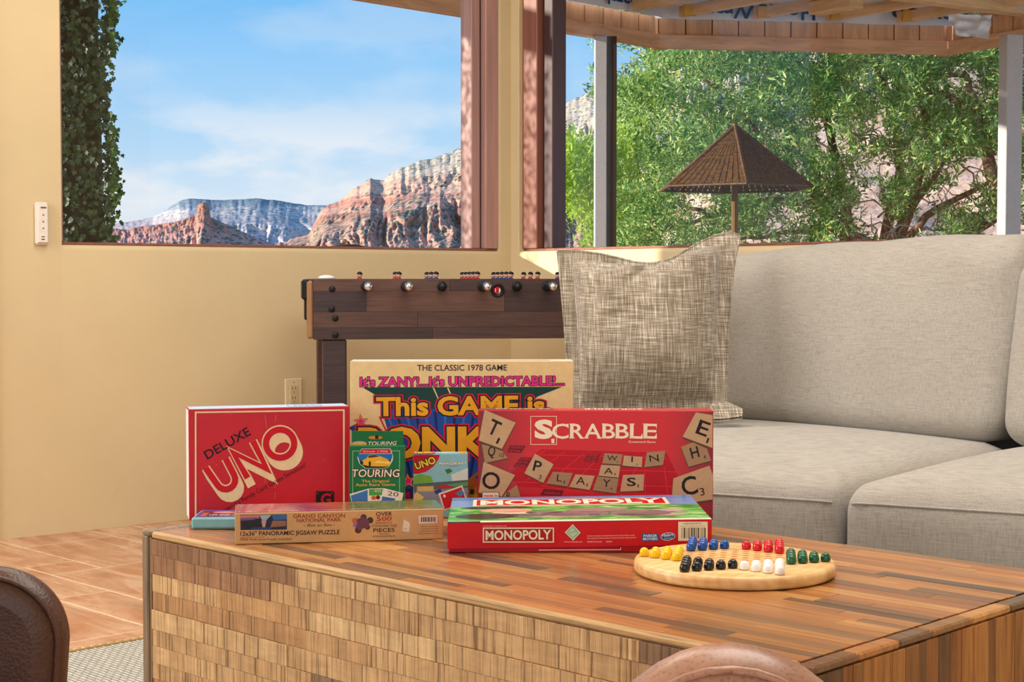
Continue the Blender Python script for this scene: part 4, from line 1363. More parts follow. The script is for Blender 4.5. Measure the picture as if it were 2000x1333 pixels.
def hexy(c, r): return V3((c * DX, r * SS, 0))
cells = []
for c in range(-4, 5):
    n = 9 - abs(c)
    for i in range(n): cells.append((c, -(n - 1) / 2 + i))
arms = {'yellow': [], 'green': [], 'blue': [], 'red': [], 'black': [], 'white': []}
for c in range(1, 5):
    top = 4.5 - (abs(c) - 1) * 0.5
    rows = [(2.0 + (4 - c) * 0.5) + 1 + i for i in range(c)]
    for r in rows:
        arms['red'].append((c, r)); arms['white'].append((c, -r)); arms['blue'].append((-c, r)); arms['black'].append((-c, -r))
for c in range(5, 9):
    n = 9 - c
    for i in range(n):
        r = -(n - 1) / 2 + i
        arms['green'].append((c, r)); arms['yellow'].append((-c, r))
allc = cells + [q for a in arms.values() for q in a]
m_hole = plain((176, 116, 58), 0.6)
b = MB()
b.lathe([(0.0062, 0.0), (0.0059, 0.0003), (0.0046, 0.00005)], 16)
b.lathe([(0.0046, 0.0001), (0.0, -0.0002)], 16, mi=1)
hme = bpy.data.meshes.new('hole')
hme.from_pydata([tuple(q) for q in b.v], [], b.f)
hme.materials.append(m_pine); hme.materials.append(m_hole)
hme.polygons.foreach_set('material_index', b.m)
for (c, r) in cells:
    q = hexy(c, r)
    link_mesh('hole', hme, board, (q.x, q.y, BT))
Rb = Matrix.Rotation(rot_b, 3, 'Z')
pegcol = {'yellow': (240, 196, 10), 'green': (16, 92, 60), 'blue': (14, 76, 160), 'red': (206, 18, 36), 'black': (26, 26, 32), 'white': (244, 240, 236)}
pegside = {'yellow': 'left', 'green': 'right', 'blue': 'back left', 'red': 'back right', 'black': 'front left', 'white': 'front right'}
prof = [(0.0030, 0.0), (0.0064, 0.0004), (0.0071, 0.0025), (0.0070, 0.0055), (0.0062, 0.0085), (0.0047, 0.0108), (0.0025, 0.0121), (0.0, 0.0125)]
for cn, lst in arms.items():
    b = MB(); b.lathe(prof, 18)
    me = bpy.data.meshes.new('peg')
    me.from_pydata([tuple(q) for q in b.v], [], b.f)
    me.polygons.foreach_set('use_smooth', [True] * len(me.polygons))
    me.materials.append(plain(pegcol[cn], 0.16, coat=0.4))
    bycol = {}
    for q in lst: bycol.setdefault(q[0], []).append(q[1])
    cols_ = sorted(bycol)
    RANK = {1: ['the only peg'], 2: ['nearer peg', 'farther peg'], 3: ['nearest peg', 'middle peg', 'farthest peg'], 4: ['nearest peg', 'second nearest peg', 'second farthest peg', 'farthest peg']}
    CN = ['leftmost column', 'second column from left', 'third column from left', 'rightmost column']
    for (c, r) in lst:
        lab = 'glossy %s peg, %s triangle, %s, %s' % (cn, pegside[cn], CN[cols_.index(c)], RANK[len(bycol[c])][sorted(bycol[c]).index(r)])
        stray = cn == 'black' and (c, r) == (-3, -4.5)
        if stray:
            c, r = 0, -4.0
            lab = 'lone black peg moved out of its triangle beside the white pegs'
        q = bc + Rb @ hexy(c, r)
        o = link_mesh('game_peg', me, None, (q.x, q.y, TZ + BT + 0.0003))
        tag(o, lab, 'game peg', '%s pegs on the star board' % cn)
# ================================================================== SOFA
def mat_linen(name, c, scale=1.0, contrast=0.14):
    t = NT(name)
    l = hexlin(c)
    v = t.coord('Object')
    a = t.noise(t.coord('Object', scale=(520 * scale, 520 * scale, 26)), 1.0, 2.0)
    b = t.noise(t.coord('Object', scale=(30, 30, 620 * scale)), 1.0, 2.0)
    w = t.math('ADD', a, b)
    n = t.noise(v, 6.0, 3.0)
    base = t.ramp(t.math('MULTIPLY', w, 0.5), [(0.36, tuple(x * (1 - contrast * 1.8) for x in l)), (0.5, l), (0.64, tuple(min(1, x * (1 + contrast)) for x in l))])
    t.bs(Base_Color=t.mix(0.10, base, t.ramp(n, [(0.3, (0.3, 0.25, 0.2)), (0.7, (1, 1, 1))]), 'MULTIPLY'), Roughness=0.9)
    t.b.inputs['Sheen Weight'].default_value = 0.25
    t.bump(w, 0.35, 0.0012)
    return t.mat
m_linen = mat_linen('sofa_linen', (164, 157, 147))
es = V3((0.638, -0.770, 0)).normalized()            # along the sofa, towards the viewer
eo = V3((0.770, 0.638, 0)).normalized()             # towards the window wall
Rb_ = V3((1.115, 3.600, 0))                         # foot of the gap between the back cushions
sofa = thing('sofa', 'long oatmeal linen sofa with loose back and seat cushions by the window', 'sofa', (0.75, 3.75, 0), math.atan2(es.y, es.x))
def quad(a, b, c, d): return [(p.x, p.y) for p in (a, b, c, d)]
F0, F1, F2 = V3((0.10, 3.215, 0)), V3((0.622, 2.952, 0)), V3((1.62, 2.43, 0))
L1 = 1.06
K0 = Rb_ - es * L1; K2 = Rb_ + es * 1.05
# seat cushions
mb = MB()
mb.cushion(quad(F0, F1 - es * 0.004, Rb_ + eo * 0.10 - es * 0.004, K0 + eo * 0.10), 0.205, 0.472, 0.05, 0.030, 14)
sc_ = mk('seat_cushion', mb, m_linen, sofa, True)
sm = MB(); sm.tube([mb.at((-0.97 + 1.94 * i / 40, -1, 0.74)) for i in range(41)], 0.0026, 6)
mk('seam', sm, m_linen, sc_, True)
mb = MB()
mb.cushion(quad(F1 + es * 0.006 - eo * 0.02, F2, K2 + eo * 0.10, Rb_ + eo * 0.10 + es * 0.006), 0.205, 0.476, 0.055, 0.032, 14)
sc_ = mk('seat_cushion', mb, m_linen, sofa, True)
sm = MB(); sm.tube([mb.at((-0.97 + 1.94 * i / 40, -1, 0.74)) for i in range(41)], 0.0026, 6)
mk('seam', sm, m_linen, sc_, True)
fr1 = V3((-(F1 - F0).y, (F1 - F0).x, 0)).normalized() * -1
# base, back frame, feet
mb = MB()
mb.cushion(quad(F0 - fr1 * 0.03 , F2 - fr1 * 0.03, K2 + eo * 0.36, K0 + eo * 0.36), 0.07, 0.207, 0.02, 0.0, 6)
mk('base_frame', mb, m_linen, sofa, True)
mb = MB()
mb.cushion(quad(K0 + eo * 0.20, K2 + eo * 0.20, K2 + eo * 0.36, K0 + eo * 0.36), 0.20, 0.80, 0.05, 0.01, 8)
mk('back_frame', mb, m_linen, sofa, True)
for q in (F0 + eo * 0.06 + es * 0.06, F2 + eo * 0.1 - es * 0.1, K0 + eo * 0.3 + es * 0.08, K2 + eo * 0.3 - es * 0.08):
    mb = MB(); mb.lathe([(0.018, 0.0135), (0.024, 0.075)], 12, (q.x, q.y, 0))
    mk('foot', mb, plain((46, 32, 24), 0.4), sofa)
# back cushions: leaning, soft topped, with pulled creases under the top edge
def back_cushion(a, b, seed):
    th, zl, zh = 0.205, 0.478, 0.935
    def warp_(P_, u, v, w):
        h = (P_.z - zl) / (zh - zl)
        P_ = P_ + eo * (0.085 * h)
        P_ = P_ + (b - a).normalized() * (0.018 * h * u)
        cr = fbm(u * 5.5 + seed, h * 1.1, v * 0.6, 3) * 0.018 * max(0.0, h - 0.30) / 0.7
        cr += math.sin(u * 19 + 3.5 * h + seed) * 0.0048 * max(0.0, h - 0.55) / 0.45
        return P_ + eo * cr + Z * (0.022 * u * h + fbm(u * 2.0 + seed, 3.1, 0, 2) * 0.010 * h)
    mb = MB()
    # footprint ccw: front-left, front-right, back-right, back-left; extra bulge towards the room
    mb.cushion(quad(a, b, b + eo * th, a + eo * th), zl, zh, 0.062, 0.030, 26, zfun=warp_)
    for i, p_ in enumerate(mb.v):
        h = (p_.z - zl) / (zh - zl)
    return mk('back_cushion', mb, m_linen, sofa, True)
back_cushion(K0 + es * 0.01, Rb_ - es * 0.006, 1.3)
back_cushion(Rb_ + es * 0.010 - eo * 0.02, K2, 5.7)

# ================================================================== THROW PILLOW
def mat_slub():
    t = NT('slubby_taupe_weave')
    def thr(sc, r_):
        return t.noise(t.coord('Object', scale=sc), 1.0, 2.0, r_)
    wx = thr((560, 20, 16), 0.6); wz = thr((16, 20, 560), 0.6)
    bx = thr((130, 10, 7), 0.5)
    f = t.math('ADD', t.math('MULTIPLY', wx, 0.5), t.math('MULTIPLY', wz, 0.5))
    c = t.ramp(f, [(0.36, rgb(88, 76, 62)), (0.46, rgb(130, 116, 98)), (0.53, rgb(154, 142, 124)), (0.63, rgb(204, 195, 182))])
    c = t.mix(t.ramp(wx, [(0.62, (0, 0, 0)), (0.70, (0.45,) * 3)]), c, rgb(226, 218, 202))
    c = t.mix(0.3, c, t.mix(1.0, c, t.ramp(bx, [(0.35, (0.6, 0.56, 0.5)), (0.65, (1.2, 1.2, 1.2))]), 'MULTIPLY'))
    t.bs(Base_Color=c, Roughness=0.92)
    t.b.inputs['Sheen Weight'].default_value = 0.3
    t.bump(f, 0.5, 0.002)
    return t.mat
m_slub = mat_slub()
PD = 4.02
pil_TL, pil_TR = at_y(1089, 489, PD + 0.17), at_y(1443, 436, PD + 0.10)
pil_BL, pil_BR = at_y(1112, 815, PD - 0.03), at_y(1418, 808, PD - 0.06)
pn = ((pil_TR - pil_TL).cross(pil_BL - pil_TL)).normalized()
if pn.y > 0: pn = -pn                              # towards the viewer
pb = (pil_BL + pil_BR) / 2
pillow = thing('throw_pillow', 'slubby taupe flanged throw pillow slumped against the sofa back', 'pillow', (pb.x, pb.y, 0.505), 0.0)
def pil_mid(s, t):
    """s across 0..1, t up 0..1 : middle surface, with the slumped top edge"""
    a = pil_BL.lerp(pil_BR, s); b = pil_TL.lerp(pil_TR, s)
    p_ = a.lerp(b, t)
    dip = -0.062 * math.exp(-((s - 0.57) / (0.30 if s < 0.57 else 0.19)) ** 2) * t ** 3.0 - 0.012 * max(0.0, (s - 0.93) / 0.07) ** 2 * t ** 4
    dip += -0.012 * math.sin(math.pi * s) * t ** 3
    side = 0.004 * math.sin(math.pi * t) * (1 - s) ** 2 - 0.008 * math.sin(math.pi * t) * s ** 3
    bot = 0.0
    return p_ + Z * (dip + bot) + V3((side, 0, 0))
FLG = 0.075
def pil_surf(sg):
    def fn(u, v):
        s, t = u, v
        p_ = pil_mid(s, t)
        e = min(s, 1 - s) - FLG
        f = min(t, 1 - t) - FLG
        inner = 0.0
        if e > 0 and f > 0:
            a = min(1, e / 0.30); b = min(1, f / 0.30)
            inner = (1 - (1 - a) ** 2.4) ** 0.62 * (1 - (1 - b) ** 2.4) ** 0.62
        h = 0.0022 + 0.135 * inner
        # creases radiating from the karate-chopped top
        if inner > 0:
            dx, dy = s - 0.60, 0.99 - t
            r_ = math.hypot(dx, dy)
            ang = math.atan2(dy, dx)
            h += 0.020 * inner ** 0.5 * math.exp(-r_ / 0.26) * math.sin(ang * 8.5 + 0.8)
            for (fx_, fy_, dp, wd) in ((-0.16, -0.30, 0.020, 0.020), (-0.30, -0.20, 0.016, 0.022), (0.02, -0.26, 0.013, 0.018), (0.26, -0.12, 0.016, 0.026), (-0.42, -0.06, 0.012, 0.024)):
                L_ = math.hypot(fx_, fy_)
                ux, uy = fx_ / L_, fy_ / L_
                qx, qy = s - 0.56, t - 0.93
                al = qx * ux + qy * uy
                ac = -qx * uy + qy * ux + 0.06 * al * al
                if al > -0.02:
                    h -= dp * math.exp(-(ac / wd) ** 2) * max(0.0, 1 - al / (L_ * 1.15)) * inner ** 0.3
            h += 0.010 * fbm(s * 3 + 4, t * 3, sg, 3) * inner
        curl = 0.012 * fbm(s * 2.2, t * 2.2, 7.7, 2) * (1 - inner)
        # the right upper ear folds back over
        ear = max(0.0, (s - 0.62) / 0.38) * max(0.0, (t - 0.80) / 0.20)
        return p_ + pn * (sg * h + curl) - pn * (0.05 * ear)
    return fn
mb = MB()
NP = 96
mb.grid(pil_surf(1), NP, NP)
mb.grid(lambda u, v: pil_surf(-1)(1 - u, v), NP, NP)
# close the rim between the two faces
rim = []
for i in range(NP): rim.append((i / NP, 0))
for i in range(NP): rim.append((1, i / NP))
for i in range(NP): rim.append((1 - i / NP, 1))
for i in range(NP): rim.append((0, 1 - i / NP))
fa, fb = pil_surf(1), pil_surf(-1)
n_ = len(rim)
mb.add([fa(*q) for q in rim] + [fb(*q) for q in rim], [(i, i + n_, (i + 1) % n_ + n_, (i + 1) % n_) for i in range(n_)])
mk('pillow_cover', mb, m_slub, pillow, True)
mb = MB()
mb.tube([fa(*q) for q in rim] + [fa(*rim[0])], 0.0030, 6)
mk('flange_edge', mb, m_slub, pillow, True)
# loose lower corner of the flange lying on the seat
cr0 = at_y(1392, 812, PD - 0.10)
mb = MB()
def flap(u, v):
    a = at_y(1385 + 66 * u, 806 - 26 * math.sin(math.pi * (0.15 + 0.85 * u)) * (1 - 0.3 * u), PD - 0.10)
    b = at_y(1388 + 62 * u, 819 - 6 * u * u, PD - 0.20)
    p_ = a.lerp(b, v)
    return p_ + Z * (0.014 * math.sin(math.pi * v))
mb.grid(flap, 16, 10)
mb.grid(lambda u, v: flap(1 - u, v) - Z * 0.006, 16, 10)
mk('flange_corner', mb, m_slub, pillow, True)

# ================================================================== FOOSBALL TABLE
FD = 5.0
fa0 = at_y(612, 600, FD); fa0.z = 0
fdir = V3((0.9866, 0.163, 0)).normalized()
fbk = V3((-fdir.y, fdir.x, 0))
FT, FB, FL_, FDEP = 0.8635, 0.668, 1.21, 0.62
foos = thing('foosball_table', 'dark walnut foosball table with chrome rod ends against the left wall', 'game table', fa0, math.atan2(fdir.y, fdir.x))
m_wal = mat_wood('dark_walnut', [(0.0, rgb(62, 42, 40)), (0.35, rgb(74, 50, 46)), (0.6, rgb(56, 40, 42)), (0.8, rgb(98, 66, 54)), (1.0, rgb(66, 46, 44))], (3, 40, 40), (9, 140, 140), 0.42, grain=0.4)
m_blk = plain((22, 22, 28), 0.35)
m_chr = plain((226, 232, 238), 0.12, metal=1.0)
# side planks (front), rows top to bottom with butt joints
zs = [FT, 0.8235, 0.757, 0.706, FB]
rows = [[0.0, 0.44, 0.80, 1.21], [0.0, 0.17, 0.62, 1.21], [0.0, 0.335, 1.21], [0.0, 0.385, 1.21]]
for ri in range(4):
    for a, b in zip(rows[ri][:-1], rows[ri][1:]):
        mb = MB(); mb.box(((a + b) / 2, 0.0125, (zs[ri] + zs[ri + 1]) / 2), (b - a - 0.0003, 0.025, zs[ri] - zs[ri + 1] - 0.0003), None, 0.0006)
        mk('side_plank', mb, m_wal, foos, local=True)
mb = MB(); mb.box((FL_ / 2, FDEP - 0.0125, (FT + FB) / 2), (FL_, 0.025, FT - FB), None, 0.002)
mk('far_side', mb, m_wal, foos, local=True)
for x in (0.0, FL_ - 0.022):
    mb = MB(); mb.box((x + 0.011, FDEP / 2, (FT + FB) / 2), (0.022, FDEP - 0.052, FT - FB), None, 0.002)
    mk('end_board', mb, m_wal, foos, local=True)
mb = MB(); mb.box((FL_ / 2, FDEP / 2, FB + 0.07), (FL_ - 0.046, FDEP - 0.052, 0.012))
tag(mk('playing_field', mb, plain((40, 110, 56), 0.4), foos, local=True), 'green playing field inside the cabinet')
# corner trim and the moulded end with ball cup
mb = MB(); mb.box((-0.010, 0.030, (FT + FB) / 2 - 0.002), (0.020, 0.06, FT - FB - 0.01), None, 0.006)
mk('corner_trim', mb, plain((150, 112, 80), 0.35), foos, local=True)
mb = MB(); mb.box((-0.022, 0.10, 0.828), (0.026, 0.13, 0.068), None, 0.008); mb.box((-0.018, 0.10, 0.762), (0.016, 0.07, 0.066), None, 0.004)
tag(mk('ball_cup', mb, m_blk, foos, local=True), 'black moulded ball cup on the left end')
mb = MB(); mb.lathe([(0.028, 0), (0.028, 0.004), (0.022, 0.009), (0.010, 0.012), (0, 0.0125)], 24, (0.045, 0.06, FT))
mk('corner_cap', mb, plain((226, 228, 226), 0.3), foos, True, local=True)
# legs
for (x, y) in ((0.035, 0.04), (FL_ - 0.115, 0.04), (0.035, FDEP - 0.12), (FL_ - 0.115, FDEP - 0.12)):
    mb = MB(); mb.box((x + 0.038 - 0.005, y + 0.04 - 0.035, FB / 2), (0.076, 0.08, FB), None, 0.004)
    mk('leg', mb, m_wal, foos, local=True)
# bolts
fx = lambda px: (at_y(px, 600, FD) - fa0).dot(fdir)
def fz(py): return CAM_Z - (py - HORIZON) / F_PX * FD
for (px, py) in ((649, 565), (648, 604), (655, 622), (655, 655)):
    mb = MB(); mb.lathe([(0.0105, 0), (0.0105, 0.002), (0.007, 0.0045), (0, 0.005)], 16, (fx(px), -0.0002, fz(py)), (V3((1, 0, 0)), V3((0, 0, 1)), V3((0, -1, 0))))
    mk('bolt_cap', mb, m_blk, foos, True, local=True)
# rods with players
b = MB()
b.box((0, 0, -0.020), (0.020, 0.022, 0.050), None, 0.005, 0)           # shirt
b.box((0, 0, -0.062), (0.012, 0.020, 0.040), None, 0.004, 3)           # foot block
sph = [(0.0085 * math.sin(a), -0.0085 * math.cos(a)) for a in [math.pi * i / 8 for i in range(9)]]
b.lathe([(max(r, 0.0) * 1.18, h * 1.18) for r, h in sph], 12, (0, 0, 0.0150), mi=1)
hair = [(0.0090 * math.sin(a), -0.0090 * math.cos(a)) for a in [math.pi * (0.52 + 0.48 * i / 4) for i in range(5)]]
b.lathe([(r * 1.18, h * 1.18) for r, h in hair], 12, (0.0008, 0, 0.0155), mi=2)
def player_mesh(shirt):
    me = bpy.data.meshes.new('player')
    me.from_pydata([tuple(q) for q in b.v], [], b.f)
    for m_ in (plain(shirt, 0.3), plain((232, 176, 150), 0.35), m_blk, plain((36, 30, 30), 0.4)): me.materials.append(m_)
    me.polygons.foreach_set('material_index', b.m)
    me.polygons.foreach_set('use_smooth', [True] * len(me.polygons))
    return me
pm_red, pm_blue = player_mesh((190, 30, 36)), player_mesh((30, 60, 140))
RODZ = fz(560)
rods = [(716, 1, True, pm_red, 0.30), (795, 2, True, pm_red, 0.24), (868, 3, False, pm_blue, 0.17), (950, 5, True, pm_red, 0.12), (1020, 5, False, pm_blue, 0.12), (1082, 3, True, pm_red, 0.17), (1150, 2, False, pm_blue, 0.24), (1215, 1, True, pm_blue, 0.3)]
AXY = (V3((1, 0, 0)), V3((0, 0, 1)), V3((0, -1, 0)))
for (px, n, near, pm, m0) in rods:
    x = fx(px)
    mb = MB(); mb.tube([(x, -0.03, RODZ), (x, FDEP + 0.06, RODZ)], 0.0075, 12)
    rod = mk('rod', mb, m_chr, foos, True, local=True)
    mb = MB(); mb.lathe([(0.016, 0.0), (0.016, 0.004), (0.012, 0.007), (0.0085, 0.008)], 18, (x, 0, RODZ), AXY)
    mk('bushing', mb, m_blk, rod, True, local=True)
    if near:
        mb = MB(); mb.lathe([(0.0115, 0.008), (0.0135, 0.014), (0.0135, 0.085), (0.0150, 0.105), (0.0140, 0.112)], 18, (x, 0, RODZ), AXY)
        mk('grip', mb, m_blk, rod, True, local=True)
        mb = MB(); mb.lathe([(0.0150, 0.108), (0.0138, 0.118), (0.0095, 0.125), (0.004, 0.128), (0, 0.1285)], 18, (x, 0, RODZ), AXY)
        mk('end_knob', mb, m_chr, rod, True, local=True)
    else:
        mb = MB(); mb.lathe([(0.0100, 0.006), (0.0125, 0.010), (0.0125, 0.034), (0.009, 0.041), (0, 0.043)], 18, (x, 0, RODZ), AXY)
        mk('end_cap', mb, m_blk, rod, True, local=True)
    for k in range(n):
        y = m0 + (FDEP - 2 * m0) * (k / (n - 1) if n > 1 else 0.5)
        link_mesh('player', pm, rod, (x, y, RODZ + 0.0235), (0, 0, 0))
# ball entry ring
x, z_ = fx(981), fz(568)
mb = MB(); mb.lathe([(0.0225, 0), (0.0225, 0.004), (0.019, 0.007), (0.0165, 0.003)], 24, (x, 0, z_), AXY)
mk('ball_ring', mb, m_blk, foos, True, local=True)
mb = MB(); mb.lathe([(0.0165, 0.0015), (0.010, 0.0030), (0, 0.0032)], 24, (x, 0, z_), AXY)
cup = mk('ball_entry', mb, plain((226, 230, 232), 0.2), foos, True, local=True)
mb = MB(); mb.box((x - 0.001, -0.0035, z_ + 0.002), (0.010, 0.004, 0.022), None, 0.003); mb.box((x - 0.011, -0.0030, z_ + 0.001), (0.005, 0.003, 0.016), None, 0.0015)
tag(mk('red_paddle', mb, plain((196, 20, 30), 0.3), cup, local=True), 'red flap in the ball entry')

# ================================================================== WALL FITTINGS
# white remote in its holder
rt = t_left(81)
r0 = WL0 + uL * rt + nL * 0.001
def wz(py, pt): return CAM_Z - (py - HORIZON) / F_PX * pt.y
rem = thing('wall_remote', 'slim white shade remote mounted on the yellow wall left of the window', 'remote', (r0.x, r0.y, wz(479, r0)), math.atan2(uL.y, uL.x))
RH = wz(396, r0) - wz(479, r0)
mb = MB(); mb.box((0, -0.008, RH / 2), (0.046, 0.016, RH), None, 0.006)
m_pl = plain((226, 216, 204), 0.45)
mk('holder', mb, m_pl, rem, local=True)
mb = MB(); mb.box((0, -0.0175, RH / 2 - 0.002), (0.036, 0.006, RH - 0.018), None, 0.0025)
mk('handset', mb, plain((236, 226, 216), 0.4), rem, local=True)
mb = MB(); mb.box((0.002, -0.0210, RH - 0.018), (0.020, 0.0012, 0.006), None, 0.0005)
mk('indicator_slot', mb, plain((120, 106, 92), 0.5), rem, local=True)
for k in range(3):
    mb = MB(); mb.lathe([(0.0038, 0), (0.0032, 0.0012), (0, 0.0015)], 12, (0.001, -0.0205, RH * (0.70 - 0.155 * k)), AXY)
    mk('button', mb, plain((168, 152, 134), 0.5), rem, True, local=True)
for k in range(2):
    mb = MB(); mb.box((0.0, -0.0206, RH * (0.19 - 0.06 * k)), (0.012 - 0.002 * (1 - k), 0.0006, 0.0034))
    mk('printed_mark', mb, plain((70, 62, 58), 0.5), rem, local=True)
# outlet
ot = t_left(571)
o0 = WL0 + uL * ot + nL * 0.0008
out = thing('wall_outlet', 'almond duplex wall outlet low on the wall left of the foosball leg', 'outlet', (o0.x, o0.y, wz(802, o0)), math.atan2(uL.y, uL.x))
OH = wz(740, o0) - wz(802, o0)
mb = MB(); mb.box((0, -0.003, OH / 2), (0.073, 0.006, OH), None, 0.0025)
m_alm = plain((236, 218, 178), 0.4)
mk('cover_plate', mb, m_alm, out, local=True)
mb = MB(); mb.box((0, -0.0068, OH / 2), (0.034, 0.003, OH * 0.60), None, 0.001)
soc = mk('socket', mb, plain((224, 204, 162), 0.4), out, local=True)
for sz in (0.66, 0.36):
    for sx_ in (-0.0065, 0.0065):
        mb = MB(); mb.box((sx_, -0.0084, OH * sz + 0.004), (0.0022, 0.0006, 0.009))
        mk('slot', mb, m_blk, soc, local=True)
    mb = MB(); mb.lathe([(0.0028, 0), (0, 0.0004)], 10, (0, -0.0082, OH * sz - 0.010), AXY)
    mk('ground_hole', mb, m_blk, soc, local=True)
mb = MB(); mb.lathe([(0.003, 0), (0.002, 0.001), (0, 0.0012)], 10, (0, -0.006, OH * 0.88), AXY)
mk('screw', mb, plain((170, 150, 120), 0.3, metal=0.6), out, local=True)

# ================================================================== LEATHER CHAIRS
def mat_leather(name, c, rough, bmp=0.35):
    t = NT(name)
    l = hexlin(c)
    v = t.coord('Object')
    vo = t.n('TexVoronoi', {'Vector': v, 'Scale': 260.0}).outputs[0]
    n = t.noise(v, 12.0, 4.0)
    t.bs(Base_Color=t.mix(1.0, t.ramp(n, [(0.3, tuple(x * 0.75 for x in l)), (0.7, tuple(x * 1.2 for x in l))]), t.ramp(vo, [(0.15, (0.72,) * 3), (0.5, (1, 1, 1))]), 'MULTIPLY'), Roughness=rough)
    t.bump(vo, bmp, 0.0012)
    return t.mat
m_lea = mat_leather('brown_leather', (84, 52, 38), 0.42)
m_lea2 = mat_leather('tan_brown_leather', (186, 138, 114), 0.33, 0.05)
def slab_chair(name, label, loc, rz, width, top, rc, thick, m_):
    """tub chair: one rounded back shell, seat pad and four legs; the back stands at local y=0 facing +y"""
    root = thing(name, label, 'chair', loc, rz, 'leather chairs around the coffee table')
    # back outline with generous corner radius
    out_ = []
    h0 = 0.30
    for i in range(13):
        a = math.pi / 2 * i / 12
        out_.append((width / 2 - rc[0] + rc[0] * math.cos(a), top - 0.0128 - rc[1] + rc[1] * math.sin(a)))
    lo_ = out_[0]
    out_ = [(lo_[0] - 0.01 * (1 - i / 5), h0 + (lo_[1] - h0) * i / 5) for i in range(5)] + out_
    out_ = out_ + [(-x, z) for x, z in out_[::-1]]
    n = len(out_)
    mb = MB()
    # soft-edged shell: rings from the back face round to the front face
    rings = []
    R_ = thick / 2
    top -= 0.0128
    for j in range(9):
        a = math.pi * j / 8
        ins = R_ * (1 - math.sin(a)); y = -R_ * math.cos(a)
        ring = []
        for i, (x, z) in enumerate(out_):
            x0, z0 = out_[(i - 1) % n]; x1, z1 = out_[(i + 1) % n]
            t_ = V3((x1 - x0, 0, z1 - z0)).normalized()
            nrm = V3((t_.z, 0, -t_.x))
            ring.append(V3((x, y, z)) - nrm * ins)
        rings.append(ring)
    vs_ = [q for r_ in rings for q in r_]
    fs = [(j * n + i, j * n + (i + 1) % n, (j + 1) * n + (i + 1) % n, (j + 1) * n + i) for j in range(8) for i in range(n)]
    fs.append(list(range(n))); fs.append([8 * n + i for i in range(n)][::-1])
    mb.add(vs_, [f[::-1] for f in fs])
    bk = mk('backrest', mb, m_, root, local=True)
    smooth_by_angle(bk, 60)
    for yy in (-R_ * 0.72, R_ * 0.72):                      # piped seams that follow the outline
        mb = MB()
        pts = []
        for i, (x, z) in enumerate(out_[1:-1]):
            x0, z0 = out_[i]; x1, z1 = out_[i + 2]
            t_ = V3((x1 - x0, 0, z1 - z0)).normalized(); nrm = V3((t_.z, 0, -t_.x))
            pts.append(V3((x, yy, z)) - nrm * R_ * 0.25)
        mb.tube(pts, 0.0030, 6)
        mk('piping', mb, m_, bk, True, local=True)
    mb = MB()
    w2 = width / 2 - 0.02
    mb.cushion([(-w2, R_ * 0.9), (w2, R_ * 0.9), (w2, 0.52), (-w2, 0.52)], 0.26, 0.385, 0.04, 0.02, 10)
    mk('seat', mb, m_, root, True, local=True)
    for (x, y) in ((-w2 + 0.05, 0.06), (w2 - 0.05, 0.06), (-w2 + 0.05, 0.46), (w2 - 0.05, 0.46)):
        mb = MB(); mb.tube([(x, y, 0.0), (x, y, 0.27)], [0.012, 0.019], 10)
        mk('leg', mb, plain((52, 34, 24), 0.4), root, local=True)
    return root
d1 = 1.72
q = at_y(107, 1333, d1)
top1 = at_y(10, 1119, d1).z
slab_chair('leather_chair', 'dark brown grained leather chair with piped rounded back at the left edge', (q.x - 0.27 + 0.004, d1 + 0.03, 0.0128), math.radians(184), 0.54, top1, (0.088, 0.085), 0.07, m_lea)
d2 = 1.05
top2 = at_y(1435, 1257, d2).z
xc = at_y(1426, 1300, d2).x
slab_chair('leather_chair', 'smooth tan brown leather chair with arched back in the near foreground', (xc, d2, 0.0128), math.radians(-6), 0.26, top2, (0.129, 0.20), 0.085, m_lea2)
# ================================================================== OUTSIDE: PORCH
def mat_redwood(name, c, along):
    t = NT(name)
    l = hexlin(c)
    n = t.noise(t.coord('Object', scale=along), 1.0, 5.0, 0.6, 0.5)
    t.bs(Base_Color=t.ramp(n, [(0.3, tuple(x * 0.72 for x in l)), (0.7, tuple(min(1, x * 1.15) for x in l))]), Roughness=0.7)
    t.bump(n, 0.15, 0.004)
    return t.mat
m_fas = mat_redwood('cedar_siding', (220, 164, 120), (18, 18, 3))
m_trim = mat_redwood('cedar_trim', (228, 176, 132), (4, 4, 30))
m_raf = mat_redwood('fir_rafter', (236, 194, 142), (4, 4, 30))
m_wrap = plain((226, 228, 234), 0.5)
m_post = plain((188, 182, 180), 0.6)
BZ0, BZ1, BZ2 = 2.19, 2.268, 2.36
def eave(px, py): return on_z(px, py, BZ0)
E0, E1, E2, E3 = eave(725, 2), eave(1290, 93), eave(1850, 106), eave(1956, 89)
dE = (E1 - E0).normalized()
E00 = E0 - dE * 2.2
E33 = E3 + (E3 - E2).normalized() * 1.4
porch = thing('porch_roof', 'unfinished porch roof with cedar fascia, bare rafters and printed house wrap', 'roof', (E1.x, E1.y, BZ0), 0.0)
def out_of(a, b):
    d = (b - a).normalized()
    n = V3((-d.y, d.x, 0))
    return n if n.y > 0 else -n
segs = [(E00, E1), (E1, E2), (E2, E33)]
